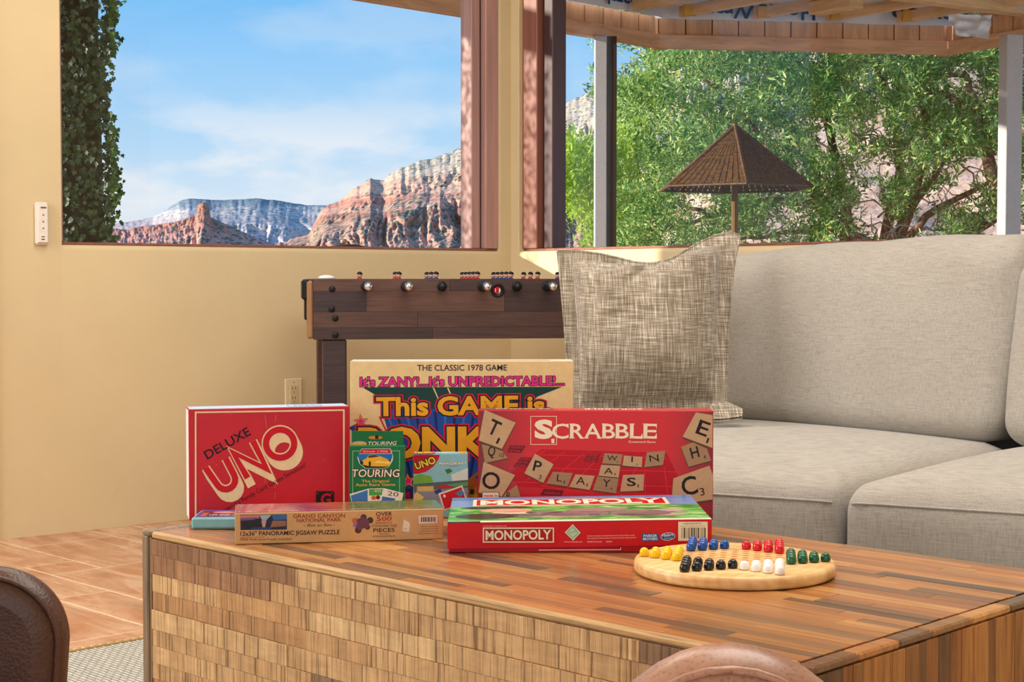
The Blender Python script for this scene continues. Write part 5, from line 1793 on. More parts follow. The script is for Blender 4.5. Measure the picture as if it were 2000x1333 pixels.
for si, (a, b) in enumerate(segs):
    d = (b - a).normalized(); n = out_of(a, b)
    if si == 2: n = V3((d.y, -d.x, 0)) if V3((d.y, -d.x, 0)).x > 0 else V3((-d.y, d.x, 0))
    L_ = (b - a).length
    mb = MB(); mb.box((a + b) / 2 + n * 0.03 + Z * ((BZ1 - BZ0) / 2), (L_ + 0.03, 0.045, BZ1 - BZ0), (d, n, Z), 0.004)
    mk('trim_board', mb, m_trim, porch)
    k = int(round(L_ / 0.152)); w = L_ / k
    for i in range(k):
        c_ = a + d * ((i + 0.5) * w)
        mb = MB(); mb.box(c_ + n * 0.045 + Z * ((BZ1 + BZ2) / 2 - BZ0), (w - 0.007, 0.02, BZ2 - BZ1 + 0.02), (d, n, Z), 0.002)
        mk('siding_board', mb, m_fas, porch)
    mb = MB(); mb.box((a + b) / 2 + n * 0.062 + Z * ((BZ1 + BZ2) / 2 - BZ0), (L_, 0.01, BZ2 - BZ1 + 0.02), (d, n, Z))
    mk('backing_board', mb, plain((70, 44, 30), 0.8), porch)
for c_ in (E1, E2):
    mb = MB(); mb.box(c_ + V3((0, 0.075, 0)) + Z * ((BZ2 - BZ0) / 2 + 0.01), (0.10, 0.035, BZ2 - BZ0 + 0.02), None, 0.002)
    mk('corner_board', mb, m_fas, porch)
# house wrap behind the rafters, with upside-down blue print
def wrap_sheet(a, b, z0, z1, n):
    mb = MB()
    d = (b - a)
    def fn(u, v):
        w_ = fbm(u * 9, v * 2.0, a.x, 3) * 0.018
        return a + d * u + Z * (z0 + (z1 - z0) * v - BZ0) - n * (0.01 + w_)
    mb.grid(fn, 40, 4)
    mb.grid(lambda u, v: fn(1 - u, v) + n * 0.003, 40, 4)
    return mk('house_wrap', mb, m_wrap, porch, True)
n12 = out_of(E1, E2); n01 = out_of(E00, E1)
wrap_sheet(E1 - (E2 - E1) * 0.02, E2 + (E2 - E1) * 0.02, 2.355, 2.515, n12)
wrap_sheet(E0 + dE * 0.55, E1 + dE * 0.03, 2.360, 2.515, n01)
m_ink = plain((28, 74, 128), 0.6)
def wrap_text(body, a, b, h, n):
    """upside-down print: reads from b back to a, hanging below the line a-b"""
    d = (a - b).normalized()
    vs_, fs = text_mesh(body, 0.02)
    x0, x1 = min(v[0] for v in vs_), max(v[0] for v in vs_)
    sx = (a - b).length / (x1 - x0); sy = h / CAP
    mb = MB()
    mb.add([b + d * ((v[0] - x0) * sx) - Z * (v[1] * sy) - n * 0.036 for v in vs_], fs)
    return mk('wrap_lettering', mb, m_ink, porch)
def on_seg(px, a, n, z):
    k_ = (px - 1000) / F_PX
    d = V3((-n.y, n.x, 0))
    t = (k_ * a.y - a.x) / (d.x - k_ * d.y)
    q = a + d * t; q.z = z
    return q
zt_ = 2.445
wrap_text('HomeWrap', on_seg(1368, E1, n12, zt_), on_seg(1584, E1, n12, zt_), 0.082, n12)
wrap_text('newop', on_seg(1732, E1, n12, zt_), on_seg(1878, E1, n12, zt_), 0.082, n12)
wrap_text('opambo', on_seg(1148, E1, n01, zt_), on_seg(1252, E1, n01, zt_), 0.07, n01)
# rafters run from the fascia over the porch towards the house
rdir = V3((0.684, -0.729, 0.012)).normalized()
rn = rdir.cross(Z).normalized()
rup = rn.cross(rdir).normalized()
for i in range(-1, 5):
    f = E1 + (E2 - E1) * (i * 0.25 + 0.06) if i >= 0 else E1 + dE * (i * 0.30)
    a = f + Z * (2.385 - BZ0) - (n12 if i >= 0 else n01) * 0.06
    Lr = 3.6
    mb = MB(); mb.box(a + rdir * Lr / 2, (Lr, 0.038, 0.060), (rdir, rn, rup), 0.002)
    mk('rafter', mb, m_raf, porch)
    if i in (0, 1, 2, 3):
        mb = MB(); mb.box(a - n12 * 0.02 + rdir * 0.06 + Z * 0.0, (0.075, 0.05, 0.06), (V3((1, 0, 0)), V3((0, 1, 0)), Z), 0.003)
        mk('blocking', mb, plain((218, 170, 84), 0.7), porch)
# cross blocking between two rafters, and header at the right
hb = at_y(1632, 10, 8.6)
mb = MB(); mb.box(hb, (0.11, 0.30, 0.07), (V3((0.8, 0.6, 0)), V3((-0.6, 0.8, 0)), Z), 0.004)
mk('cross_block', mb, m_raf, porch)
h0, h1 = at_y(1850, 4, 8.3), at_y(1985, 22, 8.75)
mb = MB(); dh = (h1 - h0).normalized()
mb.box((h0 + h1) / 2 + Z * 0.03, ((h1 - h0).length + 0.9, 0.09, 0.10), (dh, Z.cross(dh).normalized(), dh.cross(Z.cross(dh)).normalized()), 0.004)
mk('header_beam', mb, m_raf, porch)
# roof deck above
mb = MB()
dk = [E00 + Z * 0.30, E1 + Z * 0.30, E2 + Z * 0.30, E33 + Z * 0.30, E33 + V3((1.5, -2.6, 0.34)), CORNER + uR * 4.6 + uL * 0.5 + Z * (2.62 - 0), CORNER + uL * 0.6 + Z * 2.62, WL0 - nL * 0.6 + Z * 2.62]
dk = [V3((q.x, q.y, 2.50 if i < 4 else 2.62)) for i, q in enumerate(dk)]
mb.prism(dk, Z * 0.04)
mk('roof_deck', mb, plain((168, 122, 80), 0.8), porch)
# torn flap of wrap
fl4 = [at_y(1849, 27, 8.4), at_y(1937, 30, 8.4), at_y(1930, 76, 8.32), at_y(1871, 69, 8.32)]
mb = MB()
def torn(u, v):
    p_ = fl4[0].lerp(fl4[1], u).lerp(fl4[3].lerp(fl4[2], u), v)
    return p_ + V3((0, fbm(u * 4, v * 4, 2.2, 3) * 0.03, 0))
mb.grid(torn, 14, 10); mb.grid(lambda u, v: torn(1 - u, v) + V3((0, 0.004, 0)), 14, 10)
tag(mk('torn_wrap', mb, m_wrap, porch, True), 'torn white flap of house wrap hanging down')
# posts
def post(p0, w, label, rot, half=0.0):
    r = thing('porch_post', label, 'post', (p0.x, p0.y, -0.35), rot, 'posts carrying the porch roof')
    mb = MB(); mb.box((0, 0, 1.27), (w, 0.09, 2.54), None, 0.004)
    mk('shaft', mb, m_post, r, local=True)
    if half:  # darker right half of the post, built as its own piece
        mb = MB(); mb.box((w / 2 + half / 2, 0.004, 1.27), (half, 0.085, 2.54), None, 0.003)
        tag(mk('dark_half', mb, plain((70, 56, 42), 0.5), r, local=True), 'dark brown batten on the right of the post')
    mb = MB(); mb.box((half / 2, 0, 0.03), (w + half + 0.03, 0.12, 0.06), None, 0.006)
    mk('base_plate', mb, plain((120, 116, 112), 0.5), r, local=True)
    return r
p1_ = on_seg(1166.5, E1, n01, 0) - n01 * 0.02
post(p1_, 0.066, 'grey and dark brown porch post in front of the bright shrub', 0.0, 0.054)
p2_ = at_y(1972, 300, 8.55)
post(p2_, 0.096, 'pale grey porch post at the right edge of the window', math.radians(12))

# ================================================================== WOVEN PARASOL LAMP
LD = 7.55
ap, rimc = at_y(1436, 246, LD), at_y(1437, 368, LD)
lamp = thing('woven_patio_lamp', 'brown woven cone shaded patio lamp on a slim pole outside', 'lamp', (ap.x, ap.y, -0.35), 0.0)
def mat_wicker():
    t = NT('brown_wicker')
    n = t.noise(t.coord('Object', scale=(60, 60, 60)), 1.0, 3.0)
    t.bs(Base_Color=t.ramp(n, [(0.3, rgb(58, 36, 14)), (0.7, rgb(112, 76, 32))]), Roughness=0.6)
    return t.mat
m_wick = mat_wicker()
RL = (1586 - 1291) / 2 / F_PX * LD / 0.94
def rimp(a): return V3((ap.x + RL * math.sin(a), ap.y - RL * math.cos(a), rimc.z))
mb = MB(); mb.tube([(ap.x, ap.y, -0.35), (ap.x, ap.y, ap.z)], 0.017, 10)
mk('pole', mb, plain((112, 78, 34), 0.5), lamp)
shade = None
mb = MB(); mb.tube([rimp(math.pi / 3 * i) for i in range(7)], 0.006, 6)
shade = mk('shade_rim', mb, m_wick, lamp)
for i in range(6):
    a0, a1 = math.pi / 3 * i, math.pi / 3 * (i + 1)
    mb = MB(); mb.tube([ap, rimp(a0)], [0.010, 0.007], 6)
    mk('shade_rib', mb, m_wick, lamp)
    for k in range(11):
        f0, f1 = (k + 0.10) / 11, (k + 0.90) / 11
        A, B = rimp(a0).lerp(rimp(a1), f0), rimp(a0).lerp(rimp(a1), f1)
        top_ = ap + Z * -0.004
        c0, c1 = top_.lerp(A, 0.04), top_.lerp(B, 0.04)
        nrm = (B - A).cross(ap - A).normalized() * 0.004
        mb = MB(); mb.prism([A, B, c1, c0], nrm)
        mk('slat', mb, m_wick, lamp)
    for f in (0.3, 0.55, 0.78, 0.95):
        mb = MB(); mb.tube([ap.lerp(rimp(a0), f), ap.lerp(rimp(a1), f)], 0.0035, 5)
        mk('hoop', mb, m_wick, lamp)
mb = MB(); mb.lathe([(0.014, -0.01), (0.014, 0.01), (0, 0.02)], 10, ap)
mk('finial', mb, m_wick, lamp)
mb = MB(); mb.lathe([(0.12, 0), (0.12, 0.02), (0.02, 0.035)], 20, (ap.x, ap.y, -0.35))
mk('foot', mb, plain((60, 44, 30), 0.5), lamp)

# ================================================================== MOUNTAINS
def interp(tab, x):
    if x <= tab[0][0]: return tab[0][1]
    for (a, b), (c, d) in zip(tab[:-1], tab[1:]):
        if x <= c: return b + (d - b) * (x - a) / (c - a)
    return tab[-1][1]
def mat_rock(name, bands, scrub, zs_, scrub_amt, sc=1.0, hi=None):
    t = NT(name)
    v = t.coord('Object')
    sp = t.n('SeparateXYZ', {0: v})
    n0 = t.noise(t.coord('Object', scale=(0.02 * sc, 0.02 * sc, 0.05 * sc)), 1.0, 5.0, 0.6)
    n1 = t.noise(t.coord('Object', scale=(0.03 * sc, 0.03 * sc, 0.75 * sc)), 1.0, 6.0, 0.65, 0.4)
    f = t.math('ADD', t.math('MULTIPLY', t.math('SUBTRACT', sp.outputs[2], zs_[0]), 1.0 / (zs_[1] - zs_[0])), t.math('MULTIPLY', t.math('SUBTRACT', n1, 0.5), 0.55))
    base = t.ramp(f, bands)
    n2 = t.noise(t.coord('Object', scale=(0.5 * sc, 0.5 * sc, 0.5 * sc)), 1.0, 5.0, 0.7)
    base = t.mix(0.55, base, t.mix(1.0, base, t.ramp(n2, [(0.35, (0.62, 0.56, 0.58)), (0.65, (1.2, 1.18, 1.15))]), 'MULTIPLY'))
    vo = t.n('TexVoronoi', {'Vector': t.coord('Object', scale=(0.62 * sc, 0.62 * sc, 0.75 * sc)), 'Scale': 1.05, 'Randomness': 1.0}).outputs[0]
    ge = t.n('NewGeometry')
    nz = t.n('SeparateXYZ', {0: ge.outputs['Normal']}).outputs[2]
    slope = t.ramp(nz, [(0.10, (0, 0, 0)), (0.42, (1, 1, 1))])
    patch = t.ramp(n0, [(0.38, (0.45,) * 3), (0.60, (1, 1, 1))])
    thr = t.math('MULTIPLY', t.math('ADD', t.math('MULTIPLY', slope, 0.6), 0.40), t.math('MULTIPLY', patch, scrub_amt))
    dots = t.math('LESS_THAN', vo, thr)
    sc_c = t.ramp(n2, [(0.35, tuple(x * 0.7 for x in hexlin(scrub))), (0.65, tuple(x * 1.25 for x in hexlin(scrub)))])
    t.bs(Base_Color=t.mix(dots, base, sc_c), Roughness=0.95)
    t.b.inputs['Specular IOR Level'].default_value = 0.1
    return t.mat
def relief(name, label, x0, x1, nx, sil, base_y, D0, D1, prof, butt, m_, nv=110, cat='mountain', rough=1.0, seed=0.0):
    """a mountain side with real depth: silhouette heights per viewing column, profile steps with buttresses, closed by a back slope"""
    mb = MB()
    def fn(u, v):
        px = x0 + (x1 - x0) * u
        top = interp(sil, px) + 3.0 * fbm(px * 0.045, seed, 0, 3) * rough + 1.6 * fbm(px * 0.22, seed + 3, 0, 2) * rough
        if v <= 0.9:
            vv = v / 0.9
            py = base_y + (top - base_y) * vv
            d = D0 + (D1 - D0) * interp(prof, vv)
            c_ = max(0.0, 1 - abs(vv - butt[3]) / butt[4])
            rg = 1 - abs(fbm(px * butt[0] + seed * 3 + 0.4 * fbm(px * 0.02, vv * 3, 1, 2), vv * butt[1] + seed, 0, 4))
            d += (0.55 - rg) * butt[2] * (0.15 + 0.85 * c_)
            d += butt[2] * 0.10 * fbm(px * 0.12, vv * 12, seed + 9, 3)
            d += butt[2] * 0.045 * math.sin(vv * 44 + 4 * fbm(px * 0.012, vv, seed, 2))
            p_ = at_y(px, py, d)
        else:
            d = D1 + (D1 - D0) * 1.2 * (v - 0.9) / 0.1
            p_ = at_y(px, top, D1)
            q = at_y(px, base_y, d)
            f = (v - 0.9) / 0.1
            p_ = V3((p_.x + (q.x - p_.x) * f, p_.y + (d - D1) * f, p_.z + (q.z - p_.z) * f))
        return p_
    mb.grid(fn, nx, nv)
    o = mk(name, mb, m_, None, True)
    tag(o, label, cat)
    return o
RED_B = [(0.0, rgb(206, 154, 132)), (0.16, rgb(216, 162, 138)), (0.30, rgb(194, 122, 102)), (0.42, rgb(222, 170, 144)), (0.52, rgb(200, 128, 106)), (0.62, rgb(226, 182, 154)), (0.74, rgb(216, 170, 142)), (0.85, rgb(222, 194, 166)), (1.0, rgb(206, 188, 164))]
def zpx(py, d): return at_y(1000, py, d).z
# ridge that climbs to the right, seen through both windows
sil = [(540, 478), (566, 468), (590, 462), (606, 455), (613, 436), (624, 416), (640, 402), (662, 394), (690, 368), (724, 350), (748, 350), (762, 338), (790, 326), (806, 318), (850, 308), (882, 296), (905, 282), (925, 270), (1000, 246), (1068, 220), (1110, 198), (1155, 178), (1300, 120), (1500, 60), (1800, 30), (2300, 40)]
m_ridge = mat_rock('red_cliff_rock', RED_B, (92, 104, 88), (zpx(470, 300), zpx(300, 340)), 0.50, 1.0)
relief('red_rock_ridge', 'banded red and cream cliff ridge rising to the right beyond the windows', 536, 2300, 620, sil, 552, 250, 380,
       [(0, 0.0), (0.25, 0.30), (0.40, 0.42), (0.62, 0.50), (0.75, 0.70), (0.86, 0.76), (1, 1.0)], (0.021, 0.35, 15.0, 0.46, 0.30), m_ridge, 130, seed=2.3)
# butte with its chimney
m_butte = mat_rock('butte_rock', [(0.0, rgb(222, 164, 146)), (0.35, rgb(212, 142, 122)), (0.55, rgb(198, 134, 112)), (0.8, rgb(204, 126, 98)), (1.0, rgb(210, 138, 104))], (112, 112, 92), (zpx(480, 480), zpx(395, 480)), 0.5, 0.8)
silb = [(190, 452), (215, 446), (250, 449), (268, 444), (300, 440), (330, 436), (355, 430), (372, 424), (384, 421), (386, 404), (391, 398), (402, 396), (408, 400), (411, 424), (425, 431), (450, 442), (475, 453), (495, 462), (515, 470), (545, 480)]
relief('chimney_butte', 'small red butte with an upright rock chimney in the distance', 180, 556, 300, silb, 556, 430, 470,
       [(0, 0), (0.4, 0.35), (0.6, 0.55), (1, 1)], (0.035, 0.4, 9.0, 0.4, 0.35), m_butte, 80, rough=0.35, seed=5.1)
# far mesa, distance haze mixed into its pale rock colours
m_mesa = mat_rock('haze_mesa_rock', [(0.0, rgb(206, 190, 190)), (0.3, rgb(222, 206, 196)), (0.5, rgb(206, 184, 180)), (0.72, rgb(232, 216, 200)), (0.86, rgb(176, 176, 176)), (1.0, rgb(132, 150, 154))], (138, 152, 158), (zpx(470, 900), zpx(390, 960)), 0.50, 0.45)
silm = [(150, 440), (215, 438), (262, 432), (300, 424), (330, 406), (352, 392), (370, 388), (420, 391), (450, 391), (500, 388), (530, 390), (560, 395), (600, 401), (640, 402), (760, 410)]
relief('pale_mesa', 'long haze paled flat topped mesa behind the chimney butte', 130, 780, 260, silm, 556, 820, 1000,
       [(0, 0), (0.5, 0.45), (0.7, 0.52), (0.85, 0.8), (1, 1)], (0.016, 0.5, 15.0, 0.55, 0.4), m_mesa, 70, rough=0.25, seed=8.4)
# sunny slope behind the juniper
mb = MB()
def slope_(u, v):
    x, y = -0.5 + 26 * u, 14.6 + 13 * v
    k_ = max(0.0, min(1.0, (x - 0.6) / 2.2))
    z_ = -0.35 + k_ * (0.36 * max(0.0, x - 2.0) + 0.30 * min(y - 14.6, 9.0)) + k_ * 0.30 * fbm(x * 0.9, y * 0.9, 1.0, 5)
    return V3((x, y, max(-0.36, z_)))
mb.grid(slope_, 130, 70)
def mat_slope():
    t = NT('pink_tan_slope')
    n1 = t.noise(t.coord('Object'), 1.6, 7.0, 0.7)
    n2 = t.noise(t.coord('Object'), 9.0, 5.0, 0.7)
    c = t.mix(0.5, t.ramp(n1, [(0.32, rgb(168, 112, 84)), (0.5, rgb(214, 166, 138)), (0.68, rgb(228, 202, 184))]), t.ramp(n2, [(0.35, rgb(150, 110, 84)), (0.65, rgb(236, 214, 198))]))
    t.bs(Base_Color=c, Roughness=0.95)
    t.bump(n2, 0.5, 0.06)
    return t.mat
tag(mk('hillside', mb, mat_slope(), None, True), 'pink tan rocky slope behind the juniper', kind='structure')
# cream canvas curve just above the sill outside
mb = MB()
def dome(u, v):
    px = 628 + 106 * u
    e = math.sin(math.pi * u) ** 0.55
    p_ = at_y(px, 494 - 17 * e, 6.9)
    return p_ + V3((0, 0.30 * v, -0.03 * v * v))
mb.grid(dome, 24, 6)
mb.grid(lambda u, v: dome(1 - u, v) - Z * 0.012, 24, 6)
pc_ = at_y(681, 490, 7.05)
pch = thing('patio_chair', 'cream rounded top of a patio chair just above the left window sill', 'patio chair', (pc_.x, pc_.y, -0.35), 0.0)
mk('canvas_top', mb, plain((226, 208, 182), 0.8), pch, True)
for sx_ in (-0.10, 0.10):
    mb = MB(); mb.tube([(pc_.x + sx_, pc_.y, -0.35), (pc_.x + sx_, pc_.y, pc_.z - 0.012)], 0.012, 8)
    mk('upright', mb, plain((120, 100, 80), 0.6), pch)

# ================================================================== TREES
def mat_leaf(name, stops, transl=0.25):
    t = NT(name)
    ge = t.n('NewGeometry')
    c = t.ramp(ge.outputs['Random Per Island'], stops)
    t.bs(Base_Color=c, Roughness=0.6)
    tr = t.n('BsdfTranslucent', {0: c})
    mx = t.n('MixShader', {0: transl, 1: t.b, 2: tr})
    t.t.links.new(mx.outputs[0], t.out.inputs[0])
    return t.mat
m_jun = mat_leaf('juniper_green', [(0.0, rgb(66, 112, 50)), (0.25, rgb(130, 168, 74)), (0.45, rgb(100, 154, 88)), (0.62, rgb(176, 200, 96)), (0.8, rgb(190, 214, 146)), (1.0, rgb(214, 216, 100))], 0.34)
m_bush = mat_leaf('bright_shrub_green', [(0.0, rgb(150, 188, 56)), (0.4, rgb(186, 216, 78)), (0.7, rgb(210, 232, 110)), (1.0, rgb(134, 166, 70))], 0.42)
def mat_bark():
    t = NT('juniper_bark')
    n = t.noise(t.coord('Object', scale=(30, 30, 5)), 1.0, 6.0, 0.7, 0.5)
    t.bs(Base_Color=t.ramp(n, [(0.3, rgb(92, 58, 44)), (0.5, rgb(150, 104, 82)), (0.7, rgb(204, 176, 154))]), Roughness=0.9)
    t.bump(n, 0.4, 0.01)
    return t.mat
m_bark = mat_bark()
m_twig = plain((196, 178, 158), 0.8)
rt_ = random.Random(21)
def tuft(mb_v, mb_f, c0, r, n, rr):
    ax = V3((rr.uniform(-1, 1), rr.uniform(-1, 1), rr.uniform(-0.1, 1))).normalized()
    for _ in range(n):
        c = c0 + ax * (r * rr.uniform(-1.3, 1.3)) + V3((rr.gauss(0, 1), rr.gauss(0, 1), rr.gauss(0, 1))) * (r * 0.28)
        d = (ax * 0.75 + V3((rr.gauss(0, 1), rr.gauss(0, 1), rr.gauss(0, 1))).normalized() * 0.8).normalized()
        l = r * rr.uniform(0.35, 0.75)
        s_ = d.cross(V3((rr.gauss(0, 1), rr.gauss(0, 1), rr.gauss(0, 1)))).normalized() * (l * rr.uniform(0.10, 0.18))
        o = c + d * (l * rr.uniform(0.0, 0.35))
        b_ = len(mb_v)
        mb_v.extend([o - s_ * 0.4, o + d * l * 0.5 - s_, o + d * l, o + d * l * 0.55 + s_, o + s_ * 0.4])
        mb_f.append((b_, b_ + 1, b_ + 2, b_ + 3, b_ + 4))
jb = at_y(1720, 480, 11.8)
jun = thing('juniper_tree', 'big sprawling juniper with tangled bark branches filling the right window', 'tree', (jb.x, jb.y, -0.35), 0.0)
limbs = [
    ([(1740, 900), (1700, 620), (1660, 480), (1608, 398), (1545, 335), (1478, 300)], 12.0, 0.075),
    ([(1750, 900), (1720, 620), (1672, 480), (1640, 425)], 11.3, 0.040),
    ([(1745, 900), (1740, 620), (1752, 470), (1776, 400), (1800, 330), (1812, 250), (1790, 150)], 12.3, 0.070),
    ([(1756, 480), (1830, 405), (1905, 372), (1990, 330)], 11.6, 0.035),
    ([(1776, 410), (1840, 322), (1872, 285), (1890, 262)], 11.9, 0.032),
    ([(1960, 430), (1930, 300), (1905, 210), (1882, 140)], 11.2, 0.060),
    ([(1905, 215), (1850, 184), (1800, 178), (1745, 132)], 11.4, 0.028),
    ([(1890, 150), (1830, 144), (1770, 142)], 11.5, 0.020),
    ([(1930, 610), (1905, 450), (1960, 420), (2040, 380)], 11.8, 0.045),
    ([(1660, 480), (1640, 330), (1600, 200), (1560, 120)], 12.5, 0.05),
    ([(1720, 500), (1760, 330), (1738, 190), (1700, 100)], 12.7, 0.05),
    ([(1545, 335), (1480, 260), (1420, 180), (1330, 130)], 12.4, 0.035),
    ([(1608, 400), (1500, 390), (1400, 420), (1290, 455)], 12.2, 0.035),
    ([(1400, 420), (1330, 400), (1250, 340)], 12.2, 0.022),
    ([(1730, 480), (1610, 440), (1500, 462), (1420, 470)], 11.9, 0.028),
    ([(1900, 460), (1800, 470), (1700, 478)], 11.4, 0.030)]
for pts, d, r in limbs:
    P_ = []
    for i in range(len(pts) - 1):
        for k in range(4):
            f = k / 4
            P_.append(at_y(pts[i][0] + (pts[i + 1][0] - pts[i][0]) * f + rt_.uniform(-3, 3), pts[i][1] + (pts[i + 1][1] - pts[i][1]) * f + rt_.uniform(-3, 3), d + 0.15 * fbm(i * 3 + f * 3, d, 0, 2)))
    P_.append(at_y(*pts[-1], d))
    for q in P_: q.z = max(q.z, -0.35)
    n = len(P_)
    mb = MB(); mb.tube(P_, [r * (1 - 0.7 * i / (n - 1)) for i in range(n)], 7)
    mk('branch', mb, m_bark, jun, True)
mb = MB()
for _ in range(330):
    px, py = rt_.uniform(1190, 1990), rt_.uniform(90, 500)
    if rt_.random() > 0.35 + 0.65 * (px > 1560 and py > 230): continue
    d = rt_.uniform(10.9, 12.8)
    a = rt_.uniform(0, 2 * math.pi); l = rt_.uniform(25, 95)
    P_ = [at_y(px + math.cos(a + 0.5 * j) * l * j / 3, py + math.sin(a + 0.5 * j) * l * j / 3, d + 0.1 * j) for j in range(4)]
    mb.tube(P_, [0.009, 0.007, 0.005, 0.003], 4, cap=False)
tag(mk('twigs', mb, m_twig, jun), 'pale bare twigs', kind='stuff')
fv, ff = [], []
cnt = 0
while cnt < 5400:
    px, py = rt_.uniform(1165, 2250), rt_.uniform(-60, 520)
    nz = fbm(px * 0.012, py * 0.014, 3.0, 3)
    dens = 0.60 + 0.9 * nz
    if px > 1560 and py > 230: dens -= 0.42 * min(1, (px - 1560) / 100) * min(1, (py - 230) / 120)
    if px < 1205: dens -= 0.3
    if py > 430: dens -= 0.1
    if rt_.random() > dens: continue
    c_ = at_y(px, py, rt_.uniform(10.7, 13.2))
    tuft(fv, ff, c_, rt_.uniform(0.045, 0.095), 40, rt_)
    cnt += 1
mb = MB(); mb.v, mb.f, mb.m = fv, ff, [0] * len(ff)
tag(mk('foliage', mb, m_jun, jun), 'scaly grey green juniper sprays', kind='stuff')
# bright shrub left of the post
sb = at_y(1100, 480, 10.0)
bush = thing('bright_shrub', 'sunlit lime green shrub between the window corner and the porch post', 'shrub', (sb.x, sb.y, -0.35), 0.0)
for pts in ([(1250, 960), (1240, 640), (1180, 480), (1146, 372), (1070, 338), (1030, 322)], [(1240, 960), (1200, 600), (1150, 470), (1140, 430), (1160, 300)], [(1146, 372), (1120, 320), (1085, 262)]):
    P_ = []
    for i in range(len(pts) - 1):
        for k in range(3):
            f = k / 3
            P_.append(at_y(pts[i][0] + (pts[i + 1][0] - pts[i][0]) * f, pts[i][1] + (pts[i + 1][1] - pts[i][1]) * f, 10.0))
    P_.append(at_y(*pts[-1], 10.0))
    for q in P_: q.z = max(q.z, -0.35)
    mb = MB(); mb.tube(P_, [0.016 * (1 - 0.6 * i / len(P_)) for i in range(len(P_))], 6)
    mk('stem', mb, m_twig, bush, True)
fv, ff = [], []
cnt = 0
blobs = [(1095, 300, 34, 36), (1130, 300, 40, 40), (1080, 345, 22, 30), (1140, 400, 30, 30), (1160, 450, 26, 50), (1120, 375, 34, 22), (1190, 380, 40, 90), (1150, 335, 36, 36), (1210, 300, 40, 60)]
while cnt < 330:
    cx, cy, rx, ry = rt_.choice(blobs)
    px, py = rt_.gauss(cx, rx * 0.5), rt_.gauss(cy, ry * 0.5)
    tuft(fv, ff, at_y(px, py, rt_.uniform(9.7, 10.3)), rt_.uniform(0.045, 0.085), 26, rt_)
    cnt += 1
mb = MB(); mb.v, mb.f, mb.m = fv, ff, [0] * len(ff)
tag(mk('foliage', mb, m_bush, bush), kind='stuff')

# ================================================================== IVY ON THE OUTSIDE WALL
def mat_ivy(name, c, n_):
    t = NT(name)
    l = hexlin(c)
    oi = t.n('ObjectInfo') if n_ else t.n('NewGeometry')
    f = oi.outputs['Random'] if n_ else oi.outputs['Random Per Island']
    col_ = t.ramp(f, [(0.0, tuple(x * 0.6 for x in l)), (0.6, l), (1.0, (min(1, l[0] * 2.0), min(1, l[1] * 1.7), l[2] * 1.1))])
    t.bs(Base_Color=col_, Roughness=0.45)
    tr = t.n('BsdfTranslucent', {0: col_})
    mx = t.n('MixShader', {0: 0.3, 1: t.b, 2: tr})
    t.t.links.new(mx.outputs[0], t.out.inputs[0])
    return t.mat
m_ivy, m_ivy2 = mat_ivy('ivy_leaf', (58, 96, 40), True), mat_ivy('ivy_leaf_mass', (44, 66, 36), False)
LOBE = [(0, -0.1), (0.30, -0.32), (0.52, 0.02), (0.36, 0.16), (0.66, 0.42), (0.30, 0.44), (0.0, 1.0), (-0.30, 0.44), (-0.66, 0.42), (-0.36, 0.16), (-0.52, 0.02), (-0.30, -0.32)]
def ivy_pts(c, d, s_, n, size):
    return [c + s_ * (x * size) + d * (y * size) + n * (0.10 * size * (abs(x) * 1.2 - 0.2)) for x, y in LOBE]
IYD = 6.15
ib = at_y(160, 470, IYD)
ivy = thing('ivy_column', 'dense dark ivy climbing a post at the left edge of the picture window', 'ivy', (ib.x, ib.y, -0.35), 0.0)
mb = MB()
cx_ = at_y(128, 300, IYD + 0.2).x
P_ = [V3((cx_, IYD + 0.22, z_)) for z_ in [-0.35 + 0.25 * i for i in range(12)]]
mb.tube(P_, [0.135 + 0.02 * fbm(i * 1.7, 0, 0, 2) for i in range(12)], 12)
mk('post_core', mb, plain((52, 44, 36), 0.9), ivy, True)
ri_ = random.Random(5)
def ivy_edge(py): return 212 + 10 * math.sin(py * 0.021 + 1.0) + 9 * fbm(py * 0.03, 0.7, 0, 3) + (py / 475) * 8
leaves = []
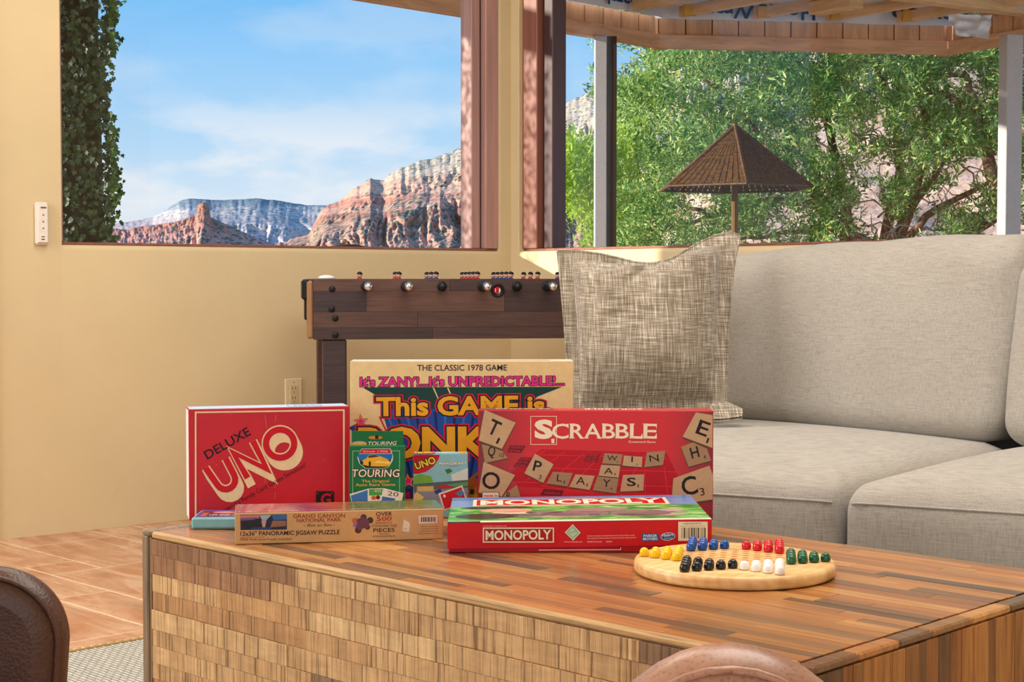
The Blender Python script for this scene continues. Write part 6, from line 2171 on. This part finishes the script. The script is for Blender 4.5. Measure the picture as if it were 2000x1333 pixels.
for k in range(2500):
    py = ri_.uniform(-70, 640)
    e_ = ivy_edge(py)
    px = ri_.uniform(60, e_) if ri_.random() < 0.72 else e_ + ri_.gauss(-3, 8)
    depth = IYD + ri_.uniform(-0.06, 0.10) + max(0, (px - 150)) * 0.0016
    leaves.append((px, py, depth, ri_.uniform(0.014, 0.025)))
for q in ((222, 4, 0.020), (238, 8, 0.016), (228, 14, 0.017), (245, 2, 0.013), (205, 6, 0.016), (214, 36, 0.014), (222, 152, 0.017), (216, 250, 0.015), (210, 96, 0.018)):
    leaves.append((q[0], q[1], IYD, q[2]))
leaves.sort(key=lambda q: -q[0] if q[0] < 260 and -10 < q[1] < 480 else 1e6)
lv = []
for i, (px, py, d_, sz) in enumerate(leaves):
    c_ = at_y(px, py, d_)
    n = V3((ri_.uniform(-0.5, 0.7), -1, ri_.uniform(-0.3, 0.7))).normalized()
    dn = V3((ri_.uniform(-0.9, 0.9), 0, -1))
    dn = (dn - n * dn.dot(n)).normalized()
    lv.append((c_, dn, dn.cross(n), n, sz))
bl = MB()
base_leaf = MB(); base_leaf.add(ivy_pts(V3((0, 0, 0)), V3((0, 1, 0)), V3((1, 0, 0)), V3((0, 0, 1)), 1.0), [list(range(12))])
lme = bpy.data.meshes.new('leaf')
lme.from_pydata([tuple(q) for q in base_leaf.v], [], base_leaf.f)
lme.materials.append(m_ivy)
iv_inv = root_inv(ivy)
for i, (c_, dn, s_, n, sz) in enumerate(lv):
    if i < 290:
        o = bpy.data.objects.new('leaf', lme)
        o.parent = ivy
        M = Matrix((s_, dn, n)).transposed().to_4x4() @ Matrix.Scale(sz, 4)
        M.translation = iv_inv @ c_
        o.matrix_local = M
        col.objects.link(o)
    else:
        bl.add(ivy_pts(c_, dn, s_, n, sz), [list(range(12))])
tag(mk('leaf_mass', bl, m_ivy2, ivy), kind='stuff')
mb = MB()
mb.tube([at_y(196, -30, IYD), at_y(212, -4, IYD), at_y(226, 6, IYD), at_y(242, 3, IYD)], 0.002, 5)
mk('runner', mb, plain((90, 84, 50), 0.8), ivy)
